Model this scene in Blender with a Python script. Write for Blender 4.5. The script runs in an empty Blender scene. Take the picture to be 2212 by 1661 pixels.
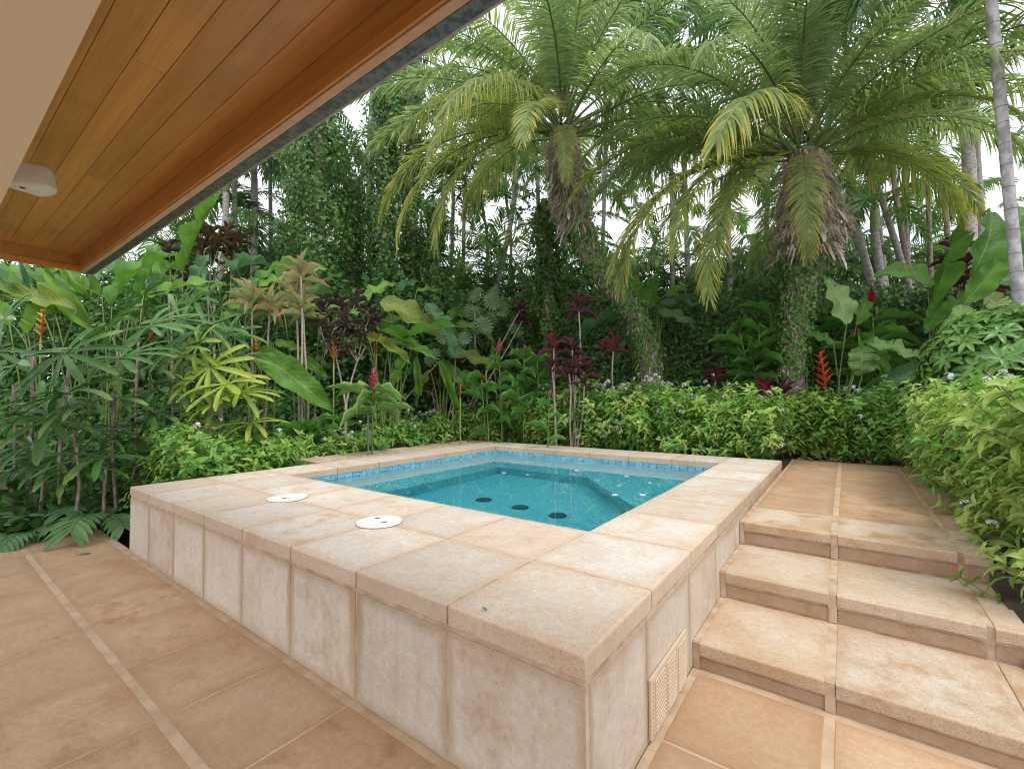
import bpy, bmesh, math, random
import numpy as np
from mathutils import Vector, Matrix, Euler
random.seed(7); RNG = np.random.default_rng(7)
SC = bpy.context.scene
COL = SC.collection
R = math.radians

# ------------------------------------------------------------------ camera
CAM = np.array([0.6208, -1.1852, 1.2897]); F_PX = 973.8      # focal length in px of a 2212 px wide picture
YAW, PITCH, ROLL = R(36.505), R(1.809), R(-0.309)
FW = np.array([-math.sin(YAW) * math.cos(PITCH), math.cos(YAW) * math.cos(PITCH), math.sin(PITCH)])
_rt = np.array([math.cos(YAW), math.sin(YAW), 0.0]); _up = np.cross(_rt, FW)
RT = _rt * math.cos(ROLL) + _up * math.sin(ROLL); UP = _up * math.cos(ROLL) - _rt * math.sin(ROLL)
cd = bpy.data.cameras.new('camera'); cam = bpy.data.objects.new('camera', cd); COL.objects.link(cam)
cd.sensor_width = 36; cd.lens = 15.848; cd.clip_end = 800; cd.clip_start = 0.03
cam.matrix_world = Matrix(((RT[0], UP[0], -FW[0], CAM[0]), (RT[1], UP[1], -FW[1], CAM[1]), (RT[2], UP[2], -FW[2], CAM[2]), (0, 0, 0, 1)))
SC.camera = cam

# ------------------------------------------------------------------ world, sun, exposure
SUN_EL, SUN_AZ = R(62), R(-18)           # azimuth of the direction towards the sun, from +X
w = bpy.data.worlds.new('World'); SC.world = w; w.use_nodes = True
nt = w.node_tree; nt.nodes.clear()
sky = nt.nodes.new('ShaderNodeTexSky'); sky.sky_type = 'NISHITA'; sky.sun_disc = False
sky.sun_elevation = SUN_EL; sky.sun_rotation = R(90) - SUN_AZ; sky.dust_density = 3.0
hs = nt.nodes.new('ShaderNodeHueSaturation'); hs.inputs['Saturation'].default_value = 0.35
tc = nt.nodes.new('ShaderNodeTexCoord'); cn = nt.nodes.new('ShaderNodeTexNoise'); cn.inputs['Scale'].default_value = 2.5; cn.inputs['Detail'].default_value = 5
cr = nt.nodes.new('ShaderNodeValToRGB'); cr.color_ramp.elements[0].color = (5.0, 5.25, 5.8, 1); cr.color_ramp.elements[1].color = (11.5, 11.6, 11.9, 1)
cr.color_ramp.elements[0].position = 0.3; cr.color_ramp.elements[1].position = 0.7
mx = nt.nodes.new('ShaderNodeMix'); mx.data_type = 'RGBA'; mx.inputs[0].default_value = 0.85
bg = nt.nodes.new('ShaderNodeBackground'); bg.inputs['Strength'].default_value = 0.108
wo = nt.nodes.new('ShaderNodeOutputWorld')
L = nt.links.new
L(sky.outputs[0], hs.inputs['Color']); L(tc.outputs['Generated'], cn.inputs['Vector']); L(cn.outputs[0], cr.inputs[0])
L(hs.outputs[0], mx.inputs[6]); L(cr.outputs[0], mx.inputs[7]); L(mx.outputs[2], bg.inputs[0]); L(bg.outputs[0], wo.inputs[0])
sd = bpy.data.lights.new('sun', 'SUN'); sd.energy = 0.85; sd.angle = R(20); sd.color = (1, 0.96, 0.9)
sun = bpy.data.objects.new('sun', sd); COL.objects.link(sun)
sdir = Vector((math.cos(SUN_EL) * math.cos(SUN_AZ), math.cos(SUN_EL) * math.sin(SUN_AZ), math.sin(SUN_EL)))
sun.rotation_euler = sdir.to_track_quat('Z', 'Y').to_euler(); sun.location = (6, -3, 12)
vs = SC.view_settings
SC.display_settings.display_device = 'sRGB'; vs.view_transform = 'Standard'; vs.look = 'None'; vs.gamma = 1; vs.use_curve_mapping = False
vs.exposure = 1.2
SC.render.engine = 'CYCLES'
cy = SC.cycles; cy.use_denoising = True; cy.max_bounces = 8; cy.diffuse_bounces = 4; cy.glossy_bounces = 3; cy.transmission_bounces = 6
cy.sample_clamp_indirect = 6; cy.pixel_filter_type = 'BLACKMAN_HARRIS'; cy.filter_width = 1.15
try:
    cy.denoiser = 'OPENIMAGEDENOISE'; cy.denoising_input_passes = 'RGB_ALBEDO_NORMAL'; cy.denoising_prefilter = 'ACCURATE'
except Exception: pass

# ------------------------------------------------------------------ helpers: picture measurements to places
def at(px, py, dep):
    """the point DEP metres into the view, seen at (px, py) of the 2212 px wide photograph"""
    return CAM + dep * (FW + RT * (px - 1106) / F_PX + UP * (830.5 - py) / F_PX)
def sm(a, b, x):
    t = min(1, max(0, (x - a) / (b - a))); return t * t * (3 - 2 * t)
def gz(x, y):
    if x < -5.5: return -0.03 + 0.4 * sm(0.5, 3.0, y) + 0.25 * sm(8, 30, math.hypot(x, y))
    if x > 1.2: return 0.0 + 0.4 * sm(0.9, 2.6, y) + 0.25 * sm(8, 30, math.hypot(x, y))
    if y > 5.0: return 0.4 + 0.1 * sm(6, 9, y) + 0.25 * sm(9, 30, math.hypot(x, y))
    if x < -4.9 and y > 0.8: return -0.03 + 0.4 * sm(0.5, 3.0, y)
    return -1.6
def ground(px, dep):
    """ground point under picture column px at depth dep"""
    z = 0.3
    for _ in range(3):
        d = dep * (FW + RT * (px - 1106) / F_PX); p = CAM + d
        z = gz(p[0], p[1])
    return np.array([p[0], p[1], z])

# ------------------------------------------------------------------ helpers: objects
def props(o, label=None, cat=None, group=None, kind=None):
    if label: o['label'] = label
    if cat: o['category'] = cat
    if group: o['group'] = group
    if kind: o['kind'] = kind
    return o
def thing(name, loc, label, cat, group=None, rz=0.0):
    o = bpy.data.objects.new(name, None); COL.objects.link(o); o.location = tuple(map(float, loc)); o.rotation_euler = (0, 0, rz)
    o.empty_display_size = 0.1
    return props(o, label, cat, group)
def ob(name, me, parent=None, M=None, loc=None, kind=None):
    o = bpy.data.objects.new(name, me); COL.objects.link(o)
    if parent is not None: o.parent = parent
    if M is not None: o.matrix_local = M
    elif loc is not None: o.location = tuple(map(float, loc))
    if kind: o['kind'] = kind
    return o
def frame(d, n):
    """rotation with local Y along d and local Z as near n as it can be"""
    d = Vector(d).normalized(); n = Vector(n)
    x = d.cross(n)
    if x.length < 1e-4: x = d.cross(Vector((0.3, 0.5, 0.8)))
    x.normalize(); z = x.cross(d)
    return Matrix((x, d, z)).transposed()
def place(loc, rot, sx=1, sy=1, sz=1):
    return Matrix.Translation(Vector(loc)) @ rot.to_4x4() @ Matrix.Diagonal((sx, sy, sz, 1))

class G:
    """collects quads and triangles with a per-vertex (across, along, random) attribute"""
    def __init__(s): s.v = []; s.q = []; s.t = []; s.a = []; s.qm = []; s.tm = []; s.n = 0
    def add(s, v, q=None, t=None, a=None, mi=0):
        v = np.asarray(v, float).reshape(-1, 3)
        if a is None: a = np.zeros((len(v), 3))
        s.v.append(v); s.a.append(np.asarray(a, float).reshape(-1, 3))
        if q is not None and len(q): q = np.asarray(q, int).reshape(-1, 4); s.q.append(q + s.n); s.qm.append(np.full(len(q), mi))
        if t is not None and len(t): t = np.asarray(t, int).reshape(-1, 3); s.t.append(t + s.n); s.tm.append(np.full(len(t), mi))
        s.n += len(v)
    def mesh(s, name, mats, smooth=True):
        v = np.concatenate(s.v); a = np.concatenate(s.a)
        q = np.concatenate(s.q) if s.q else np.zeros((0, 4), int); t = np.concatenate(s.t) if s.t else np.zeros((0, 3), int)
        me = bpy.data.meshes.new(name)
        me.vertices.add(len(v)); me.vertices.foreach_set('co', v.astype(np.float32).ravel())
        nl = q.size + t.size
        me.loops.add(nl); me.loops.foreach_set('vertex_index', np.concatenate([q.ravel(), t.ravel()]).astype(np.int32))
        npoly = len(q) + len(t); me.polygons.add(npoly)
        st = np.concatenate([np.arange(len(q)) * 4, len(q) * 4 + np.arange(len(t)) * 3]).astype(np.int32)
        me.polygons.foreach_set('loop_start', st)
        mi = np.concatenate((s.qm + s.tm) or [np.zeros(0)]).astype(np.int32)
        for m in (mats if isinstance(mats, (list, tuple)) else [mats]): me.materials.append(m)
        me.polygons.foreach_set('material_index', mi)
        me.polygons.foreach_set('use_smooth', np.full(npoly, smooth))
        at_ = me.attributes.new('luv', 'FLOAT_VECTOR', 'POINT'); at_.data.foreach_set('vector', a.astype(np.float32).ravel())
        me.update(calc_edges=True); me.validate()
        return me
def scatter(g, tv, tq, ta, pos, rot, sc, rnd, mi=0, tt=None):
    """many copies of a small leaf shape (tv, tq) in one go"""
    N = len(pos); V = len(tv)
    sc = np.asarray(sc, float); sc = sc[:, None] if sc.ndim == 1 else sc
    v = np.einsum('nij,vnj->nvi', rot, np.asarray(tv)[:, None, :] * (sc[None] * np.ones((1, 1, 3)))) + pos[:, None, :]
    a = np.broadcast_to(np.asarray(ta)[None], (N, V, 3)).copy(); a[:, :, 2] = rnd[:, None]
    off = np.arange(N)[:, None, None] * V
    g.add(v.reshape(-1, 3), (np.asarray(tq)[None] + off).reshape(-1, 4) if tq is not None and len(tq) else None,
          (np.asarray(tt)[None] + off).reshape(-1, 3) if tt is not None and len(tt) else None, a.reshape(-1, 3), mi)
def rots(d, n):
    """arrays of rotations with local Y along d, Z near n"""
    d = d / np.linalg.norm(d, axis=1)[:, None]; x = np.cross(d, n); x /= (np.linalg.norm(x, axis=1)[:, None] + 1e-9); z = np.cross(x, d)
    return np.stack([x, d, z], axis=2)
def tube(g, pts, rad, ns=8, mi=0, cap=True, rnd=0.5):
    pts = np.asarray(pts, float); n = len(pts); rad = np.broadcast_to(np.asarray(rad, float), (n,))
    tg = np.gradient(pts, axis=0); tg /= np.linalg.norm(tg, axis=1)[:, None] + 1e-9
    ref = np.array([0.31, 0.95, 0.05]) if abs(tg[0][1]) < 0.9 else np.array([1.0, 0, 0])
    x = np.cross(tg, ref); x /= np.linalg.norm(x, axis=1)[:, None] + 1e-9; y = np.cross(tg, x)
    th = np.linspace(0, 2 * np.pi, ns, endpoint=False)
    v = pts[:, None] + rad[:, None, None] * (np.cos(th)[None, :, None] * x[:, None] + np.sin(th)[None, :, None] * y[:, None])
    a = np.zeros((n, ns, 3)); a[:, :, 0] = th / 6.2832; a[:, :, 1] = np.linspace(0, 1, n)[:, None]; a[:, :, 2] = rnd
    i = np.arange(n - 1)[:, None] * ns; j = np.arange(ns)[None]; k = (j + 1) % ns
    q = np.stack([i + j, i + k, i + ns + k, i + ns + j], axis=2).reshape(-1, 4)
    t = [[(n - 1) * ns, (n - 1) * ns + m, (n - 1) * ns + m + 1] for m in range(1, ns - 1)] if cap else None
    g.add(v.reshape(-1, 3), q, t, a.reshape(-1, 3), mi)
def spline(pts, n):
    pts = np.asarray(pts, float); s = np.linspace(0, len(pts) - 1, n); out = []
    for u in s:
        i = min(int(u), len(pts) - 2); f = u - i
        p0, p1, p2, p3 = pts[max(i - 1, 0)], pts[i], pts[i + 1], pts[min(i + 2, len(pts) - 1)]
        out.append(0.5 * (2 * p1 + (p2 - p0) * f + (2 * p0 - 5 * p1 + 4 * p2 - p3) * f * f + (3 * p1 - p0 - 3 * p2 + p3) * f ** 3))
    return np.array(out)
def box(g, x0, x1, y0, y1, z0, z1, mi=0):
    v = [(x, y, z) for z in (z0, z1) for y in (y0, y1) for x in (x0, x1)]
    g.add(v, [(0, 2, 3, 1), (4, 5, 7, 6), (0, 1, 5, 4), (2, 6, 7, 3), (0, 4, 6, 2), (1, 3, 7, 5)], mi=mi)

# ------------------------------------------------------------------ materials
def new_mat(name):
    m = bpy.data.materials.new(name); m.use_nodes = True; nt = m.node_tree; nt.nodes.clear()
    out = nt.nodes.new('ShaderNodeOutputMaterial'); b = nt.nodes.new('ShaderNodeBsdfPrincipled'); nt.links.new(b.outputs[0], out.inputs[0])
    return m, nt, b, out
class N:
    """short-hand for building node trees"""
    def __init__(s, nt): s.nt = nt
    def n(s, t, **kw):
        x = s.nt.nodes.new('ShaderNode' + t)
        for k, v in kw.items(): setattr(x, k, v)
        return x
    def put(s, sock, v):
        if hasattr(v, 'is_output') or isinstance(v, bpy.types.NodeSocket): s.nt.links.new(v, sock)
        elif isinstance(v, (tuple, list)) and len(v) == 3 and sock.type == 'RGBA': sock.default_value = (*v, 1)
        else: sock.default_value = v
    def math(s, op, a, b=None, c=None, clamp=False):
        x = s.n('Math', operation=op, use_clamp=clamp); s.put(x.inputs[0], a)
        if b is not None: s.put(x.inputs[1], b)
        if c is not None: s.put(x.inputs[2], c)
        return x.outputs[0]
    def vmath(s, op, a, b):
        x = s.n('VectorMath', operation=op); s.put(x.inputs[0], a); s.put(x.inputs[1], b); return x.outputs[0]
    def mix(s, f, a, b, bt='MIX'):
        x = s.n('Mix', data_type='RGBA', blend_type=bt); x.clamp_factor = True; s.put(x.inputs[0], f); s.put(x.inputs[6], a); s.put(x.inputs[7], b); return x.outputs[2]
    def noise(s, vec, scale, detail=3, rough=0.55):
        x = s.n('TexNoise'); s.put(x.inputs['Vector'], vec); x.inputs['Scale'].default_value = scale; x.inputs['Detail'].default_value = detail; x.inputs['Roughness'].default_value = rough; return x.outputs[0]
    def step(s, x, a, b):
        m = s.n('MapRange', interpolation_type='SMOOTHSTEP'); s.put(m.inputs[0], x); m.inputs[1].default_value = a; m.inputs[2].default_value = b; return m.outputs[0]
    def pos(s): return s.n('NewGeometry').outputs['Position']
    def rand(s): return s.n('ObjectInfo').outputs['Random']
    def gen(s): return s.n('TexCoord').outputs['Generated']
    def sep(s, v):
        x = s.n('SeparateXYZ'); s.put(x.inputs[0], v); return x.outputs
    def scale(s, v, xyz): return s.vmath('MULTIPLY', v, xyz)
    def bump(s, h, strength, dist=0.01):
        x = s.n('Bump'); x.inputs['Strength'].default_value = strength; x.inputs['Distance'].default_value = dist; s.put(x.inputs['Height'], h); return x.outputs[0]

def leaf_mat(name, A, B, tip=None, t0=0.6, rib=None, rough=0.42, trans=0.3, vein=0, edge=None, spot=None, ribw=0.07, spec=0.42):
    if A[1] > A[0] and A[1] > A[2]: A, B = [(min(.6, c_[0] * 1.1 + .006), c_[1] * 1.07, c_[2] * 1.02) for c_ in (A, B)]
    m, nt, b, out = new_mat(name); k = N(nt)
    at_ = k.n('Attribute', attribute_name='luv'); u, s, r = k.sep(at_.outputs['Vector'])
    rr = k.math('FRACT', k.math('ADD', k.math('MULTIPLY', r, 1.0), k.rand()))
    c = k.mix(rr, A, B)
    P = k.pos(); nz = k.noise(P, 6.0, 3)
    c = k.mix(k.step(nz, 0.35, 0.7), c, k.mix(0.35, c, (0.02, 0.05, 0.02), 'MIX'))
    if tip is not None:
        f = k.step(k.math('ADD', s, k.math('MULTIPLY', k.math('SUBTRACT', k.math('FRACT', k.math('MULTIPLY', rr, 7.31)), 0.5), 0.7)), t0, t0 + 0.45)
        c = k.mix(f, c, tip)
    au = k.math('ABSOLUTE', u)
    if edge is not None: c = k.mix(k.step(au, 0.72, 0.95), c, edge)
    if spot is not None: c = k.mix(k.step(k.noise(P, 9.0, 4), 0.55, 0.68), c, spot)
    if rib is not None: c = k.mix(k.step(au, ribw, 0.0), c, rib)
    k.put(b.inputs['Base Color'], c); b.inputs['Roughness'].default_value = rough; b.inputs['Specular IOR Level'].default_value = spec
    if vein:
        wv = k.math('SINE', k.math('ADD', k.math('MULTIPLY', s, vein), k.math('MULTIPLY', au, -14.0)))
        k.put(b.inputs['Normal'], k.bump(wv, 0.35, 0.004))
    if trans > 0:
        tr = k.n('BsdfTranslucent'); k.put(tr.inputs[0], k.mix(0.5, c, k.mix(1.0, c, (1.15, 1.2, 0.65), 'MULTIPLY')))
        ms = k.n('MixShader'); ms.inputs[0].default_value = trans
        nt.links.new(b.outputs[0], ms.inputs[1]); nt.links.new(tr.outputs[0], ms.inputs[2]); nt.links.new(ms.outputs[0], out.inputs[0])
    return m
def stone_mat(name, base, light, stain, amt=0.5, speck=0.5, edge=0.5, streak=False, rough=0.75, tan=0.0):
    m, nt, b, out = new_mat(name); k = N(nt)
    P = k.pos(); rd = k.rand(); off = k.n('CombineXYZ'); k.put(off.inputs[0], k.math('MULTIPLY', rd, 37.0)); k.put(off.inputs[1], k.math('MULTIPLY', rd, 91.0))
    Q = k.vmath('ADD', P, off.outputs[0])
    n1 = k.noise(Q, 2.6, 5); n2 = k.noise(Q, 5.5, 6, 0.65); n3 = k.noise(Q, 210.0, 2)
    c = k.mix(k.step(n1, 0.3, 0.68), base, light)
    c = k.mix(k.math('MULTIPLY', k.step(n2, 0.46, 0.68), k.math('MULTIPLY', k.math('ADD', 0.35, k.math('MULTIPLY', k.math('FRACT', k.math('MULTIPLY', rd, 5.7)), 1.3)), amt)), c, stain)
    n4 = k.noise(Q, 34.0, 5, 0.7)
    if tan: c = k.mix(k.math('MULTIPLY', k.math('POWER', k.math('FRACT', k.math('MULTIPLY', rd, 31.7)), 1.6), tan), c, k.mix(0.45, base, stain))
    c = k.mix(k.step(n4, 0.38, 0.66), k.mix(1.0, c, (0.91, 0.90, 0.89), 'MULTIPLY'), k.mix(1.0, c, (1.04, 1.04, 1.04), 'MULTIPLY'))
    g = k.sep(k.gen())
    def ed(o): return k.math('MINIMUM', o, k.math('SUBTRACT', 1.0, o))
    if streak:
        sv = k.noise(k.scale(Q, (16.0, 16.0, 1.1)), 1.0, 4)
        c = k.mix(k.math('MULTIPLY', k.step(sv, 0.52, 0.75), 0.22), c, stain)
        c = k.mix(k.math('MULTIPLY', k.step(sv, 0.5, 0.3), 0.3), c, light)
        px_ = k.sep(P)
        for x0, wd, am in ((-1.105, 0.075, 0.75), (-1.652, 0.045, 0.6), (-2.752, 0.03, 0.35)):      # rust runs below leaking joints
            dx = k.math('ABSOLUTE', k.math('ADD', k.math('SUBTRACT', px_[0], x0), k.math('MULTIPLY', k.math('SUBTRACT', k.noise(k.scale(P, (3.0, 3.0, 5.0)), 1.0, 3), 0.5), 0.10)))
            c = k.mix(k.math('MULTIPLY', k.step(dx, wd, wd * 0.35), k.math('MULTIPLY', am, k.step(px_[2], 0.0, 0.42))), c, (0.36, 0.22, 0.11))
        e = k.math('MINIMUM', ed(g[2]), k.math('MULTIPLY', k.math('MAXIMUM', ed(g[0]), ed(g[1])), 1.5))
    else:
        e = k.math('MINIMUM', ed(g[0]), ed(g[1]))
    ef = k.math('MULTIPLY', k.step(k.math('ADD', e, k.math('MULTIPLY', k.math('SUBTRACT', n2, 0.5), 0.25)), 0.13, -0.02), edge)
    c = k.mix(ef, c, stain)
    c = k.mix(k.math('MULTIPLY', k.step(n3, 0.56, 0.74), speck), c, k.mix(1.0, c, (0.5, 0.48, 0.47), 'MULTIPLY'))
    c = k.mix(k.math('MULTIPLY', k.step(n3, 0.42, 0.3), speck * 0.7), c, k.mix(1.0, c, (1.25, 1.25, 1.27), 'MULTIPLY'))
    vo = k.n('TexVoronoi'); vo.inputs['Scale'].default_value = 42.0; k.put(vo.inputs['Vector'], Q)
    pit = k.step(vo.outputs['Distance'], 0.085, 0.05)
    c = k.mix(k.math('MULTIPLY', pit, speck), c, (0.06, 0.05, 0.045))
    hv = k.n('HueSaturation'); k.put(hv.inputs['Color'], c); k.put(hv.inputs['Value'], k.math('ADD', 0.93, k.math('MULTIPLY', rd, 0.14)))
    k.put(b.inputs['Base Color'], hv.outputs[0]); b.inputs['Roughness'].default_value = rough
    k.put(b.inputs['Normal'], k.bump(k.math('ADD', n3, k.math('MULTIPLY', n2, 2.0)), 0.35, 0.0025))
    return m
def plain_mat(name, A, B=None, scale=8, rough=0.6, metal=0.0, stretch=None, bump=0.0, vary=0.0, lo=0.35, hi=0.65, detail=4):
    m, nt, b, out = new_mat(name); k = N(nt)
    P = k.pos(); rd = k.rand(); off = k.n('CombineXYZ'); k.put(off.inputs[0], k.math('MULTIPLY', rd, 37.0)); k.put(off.inputs[2], k.math('MULTIPLY', rd, 53.0))
    Q = k.vmath('ADD', P, off.outputs[0])
    if stretch: Q = k.scale(Q, stretch)
    nz = k.noise(Q, scale, detail)
    c = k.mix(k.step(nz, lo, hi), A, B if B is not None else A)
    if vary:
        hv = k.n('HueSaturation'); k.put(hv.inputs['Color'], c); k.put(hv.inputs['Value'], k.math('ADD', 1 - vary, k.math('MULTIPLY', rd, 2 * vary))); c = hv.outputs[0]
    k.put(b.inputs['Base Color'], c); b.inputs['Roughness'].default_value = rough; b.inputs['Metallic'].default_value = metal
    if bump: k.put(b.inputs['Normal'], k.bump(nz, bump, 0.01))
    return m

M_FLOOR = stone_mat('terracotta_paver', (0.435, 0.277, 0.155), (0.495, 0.345, 0.217), (0.335, 0.185, 0.088), 0.65, 0.5, 0.45, tan=0.35)
M_COPE = stone_mat('cast_stone_coping', (0.535, 0.465, 0.39), (0.61, 0.565, 0.505), (0.47, 0.29, 0.15), 0.5, 0.8, 0.4, tan=0.55)
M_WALL = stone_mat('cast_stone_wall', (0.53, 0.445, 0.36), (0.595, 0.53, 0.455), (0.38, 0.265, 0.155), 0.35, 0.6, 0.7, streak=True)
M_STEP = stone_mat('cast_stone_step', (0.46, 0.345, 0.225), (0.56, 0.485, 0.39), (0.40, 0.23, 0.11), 0.65, 0.95, 0.35, tan=0.35)
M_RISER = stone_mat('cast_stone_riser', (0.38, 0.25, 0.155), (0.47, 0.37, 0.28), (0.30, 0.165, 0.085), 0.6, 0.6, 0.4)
M_GROUT = plain_mat('cement_grout', (0.50, 0.385, 0.28), (0.37, 0.25, 0.155), 9, 0.85, bump=0.2)
M_GROUTF = plain_mat('floor_grout', (0.50, 0.375, 0.255), (0.41, 0.285, 0.18), 7, 0.85, bump=0.2)
M_PLASTER = plain_mat('stucco', (0.84, 0.71, 0.56), (0.86, 0.73, 0.58), 90, 0.8, bump=0.4)
M_TRIM = plain_mat('painted_fascia', (0.55, 0.37, 0.25), (0.6, 0.42, 0.30), 20, 0.6)
M_GALV = plain_mat('galvanised_steel', (0.075, 0.095, 0.105), (0.15, 0.18, 0.19), 40, 0.45, 0.5, lo=0.42, hi=0.56)
M_LIP = plain_mat('weathered_gutter_lip', (0.34, 0.30, 0.30), (0.42, 0.38, 0.37), 25, 0.5, 0.2)
M_WHITE = plain_mat('white_plastic', (0.80, 0.80, 0.78), (0.76, 0.75, 0.72), 14, 0.35)
M_DARK = plain_mat('dark_recess', (0.02, 0.02, 0.02), (0.03, 0.03, 0.03), 14, 0.6)
M_HOLE = plain_mat('shaded_slot', (0.16, 0.11, 0.08), (0.20, 0.14, 0.10), 14, 0.7)
M_VENT = plain_mat('cream_plastic', (0.56, 0.44, 0.33), (0.52, 0.40, 0.29), 14, 0.5)
M_SOIL = plain_mat('garden_soil', (0.035, 0.024, 0.016), (0.075, 0.05, 0.032), 14, 0.95, bump=0.8)
M_STALK = plain_mat('green_stalk', (0.10, 0.16, 0.04), (0.20, 0.22, 0.06), 9, 0.45, vary=0.2)
M_BARK = plain_mat('brown_bark', (0.17, 0.125, 0.10), (0.34, 0.27, 0.23), 22, 0.85, stretch=(1, 1, 0.5), bump=0.6, vary=0.15)
M_BARKG = plain_mat('grey_bark', (0.22, 0.20, 0.18), (0.42, 0.39, 0.36), 14, 0.8, stretch=(1, 1, 2.5), bump=0.5, vary=0.2)
M_CANE = plain_mat('mauve_cane', (0.28, 0.21, 0.18), (0.42, 0.34, 0.30), 30, 0.7, bump=0.3)
M_FIBRE = plain_mat('dry_palm_fibre', (0.30, 0.16, 0.10), (0.52, 0.36, 0.26), 12, 0.9, bump=0.5)
M_PIPE = plain_mat('grey_pipe', (0.10, 0.11, 0.12), (0.16, 0.17, 0.18), 12, 0.4)

def wood():
    m, nt, b, out = new_mat('cedar_board'); k = N(nt)
    rd = k.rand(); off = k.n('CombineXYZ'); k.put(off.inputs[0], k.math('MULTIPLY', rd, 23.0)); k.put(off.inputs[1], k.math('MULTIPLY', rd, 17.0))
    Q = k.vmath('ADD', k.pos(), off.outputs[0])
    g1 = k.noise(k.scale(Q, (1.2, 30.0, 30.0)), 1.0, 6, 0.6); g2 = k.noise(k.scale(Q, (4.0, 190.0, 190.0)), 1.0, 3); g3 = k.noise(Q, 1.1, 4)
    c = k.mix(k.step(g1, 0.3, 0.7), (0.54, 0.255, 0.066), (0.64, 0.335, 0.10))
    c = k.mix(k.math('MULTIPLY', k.step(g2, 0.5, 0.75), 0.4), c, (0.30, 0.12, 0.03))
    c = k.mix(k.math('MULTIPLY', k.step(g3, 0.55, 0.75), 0.45), c, (0.30, 0.14, 0.04))
    hv = k.n('HueSaturation'); k.put(hv.inputs['Color'], c); k.put(hv.inputs['Value'], k.math('ADD', 0.78, k.math('MULTIPLY', k.math('FRACT', k.math('MULTIPLY', rd, 13.7)), 0.42)))
    k.put(b.inputs['Base Color'], hv.outputs[0]); b.inputs['Roughness'].default_value = 0.36
    k.put(b.inputs['Normal'], k.bump(g2, 0.12, 0.002)); return m
M_WOOD = wood()
def mosaic():
    m, nt, b, out = new_mat('teal_mosaic'); k = N(nt)
    P = k.pos(); x, y, z = k.sep(P); T = 0.027
    def line(o):
        f = k.math('FRACT', k.math('DIVIDE', o, T)); return k.math('MINIMUM', f, k.math('SUBTRACT', 1.0, f))
    nx, ny, nz_ = k.sep(k.n('NewGeometry').outputs['Normal'])
    big = 1.0
    def masked(o, n): return k.math('MAXIMUM', line(o), k.step(k.math('ABSOLUTE', n), 0.5, 0.6))
    d = k.math('MINIMUM', k.math('MINIMUM', masked(x, nx), masked(y, ny)), masked(z, nz_))
    wn = k.n('TexWhiteNoise'); cell = k.n('VectorMath', operation='FLOOR'); k.put(cell.inputs[0], k.scale(P, (1 / T, 1 / T, 1 / T))); k.put(wn.inputs['Vector'], cell.outputs[0])
    c = k.mix(wn.outputs['Value'], (0.04, 0.41, 0.53), (0.07, 0.53, 0.64))
    c = k.mix(k.step(d, 0.09, 0.05), c, (0.20, 0.60, 0.70))
    k.put(b.inputs['Base Color'], c); b.inputs['Roughness'].default_value = 0.25; return m
M_MOSAIC = mosaic()
M_REFL = plain_mat('painted_coping_reflection', (0.60, 0.61, 0.60), (0.68, 0.68, 0.66), 6, 0.6)  # pale colour standing in for the coping mirrored in the water
def blue_tile():
    m, nt, b, out = new_mat('blue_waterline_tile'); k = N(nt)
    rd = k.rand(); off = k.n('CombineXYZ'); k.put(off.inputs[0], k.math('MULTIPLY', rd, 23.0))
    nz = k.noise(k.scale(k.vmath('ADD', k.pos(), off.outputs[0]), (14, 14, 40)), 1.0, 4)
    c = k.mix(k.step(nz, 0.35, 0.65), (0.07, 0.31, 0.45), (0.20, 0.50, 0.60))
    hv = k.n('HueSaturation'); k.put(hv.inputs['Color'], c); k.put(hv.inputs['Value'], k.math('ADD', 0.85, k.math('MULTIPLY', rd, 0.3)))
    k.put(b.inputs['Base Color'], hv.outputs[0]); b.inputs['Roughness'].default_value = 0.15; return m
M_BTILE = blue_tile()
def water():
    m, nt, b, out = new_mat('clear_pool_water'); k = N(nt)
    b.inputs['Base Color'].default_value = (0.93, 1, 1, 1); b.inputs['Transmission Weight'].default_value = 1; b.inputs['Roughness'].default_value = 0; b.inputs['IOR'].default_value = 1.333
    k.put(b.inputs['Normal'], k.bump(k.noise(k.pos(), 3.0, 2), 0.03, 0.02)); return m
M_WATER = water()

# ------------------------------------------------------------------ ground sheet
def build_ground():
    ax = sorted(set(list(np.arange(-9, 4.01, 0.5)) + [-5.52, -5.49, -4.96, -4.88, 1.19, 1.22] + [-200, -120, -70, -40, -25, -16, -12, 6, 9, 14, 22, 40, 80, 160]))
    ay = sorted(set(list(np.arange(-4, 12.01, 0.5)) + [4.94, 4.99, 5.03] + [-120, -60, -30, -15, -8, 15, 20, 30, 50, 90, 150, 250]))
    v = [(x, y, gz(x, y)) for y in ay for x in ax]; nx = len(ax)
    q = [(j * nx + i, j * nx + i + 1, (j + 1) * nx + i + 1, (j + 1) * nx + i) for j in range(len(ay) - 1) for i in range(nx - 1)]
    g = G(); g.add(v, q); ob('ground', g.mesh('ground', M_SOIL), kind='structure')
build_ground()

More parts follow.
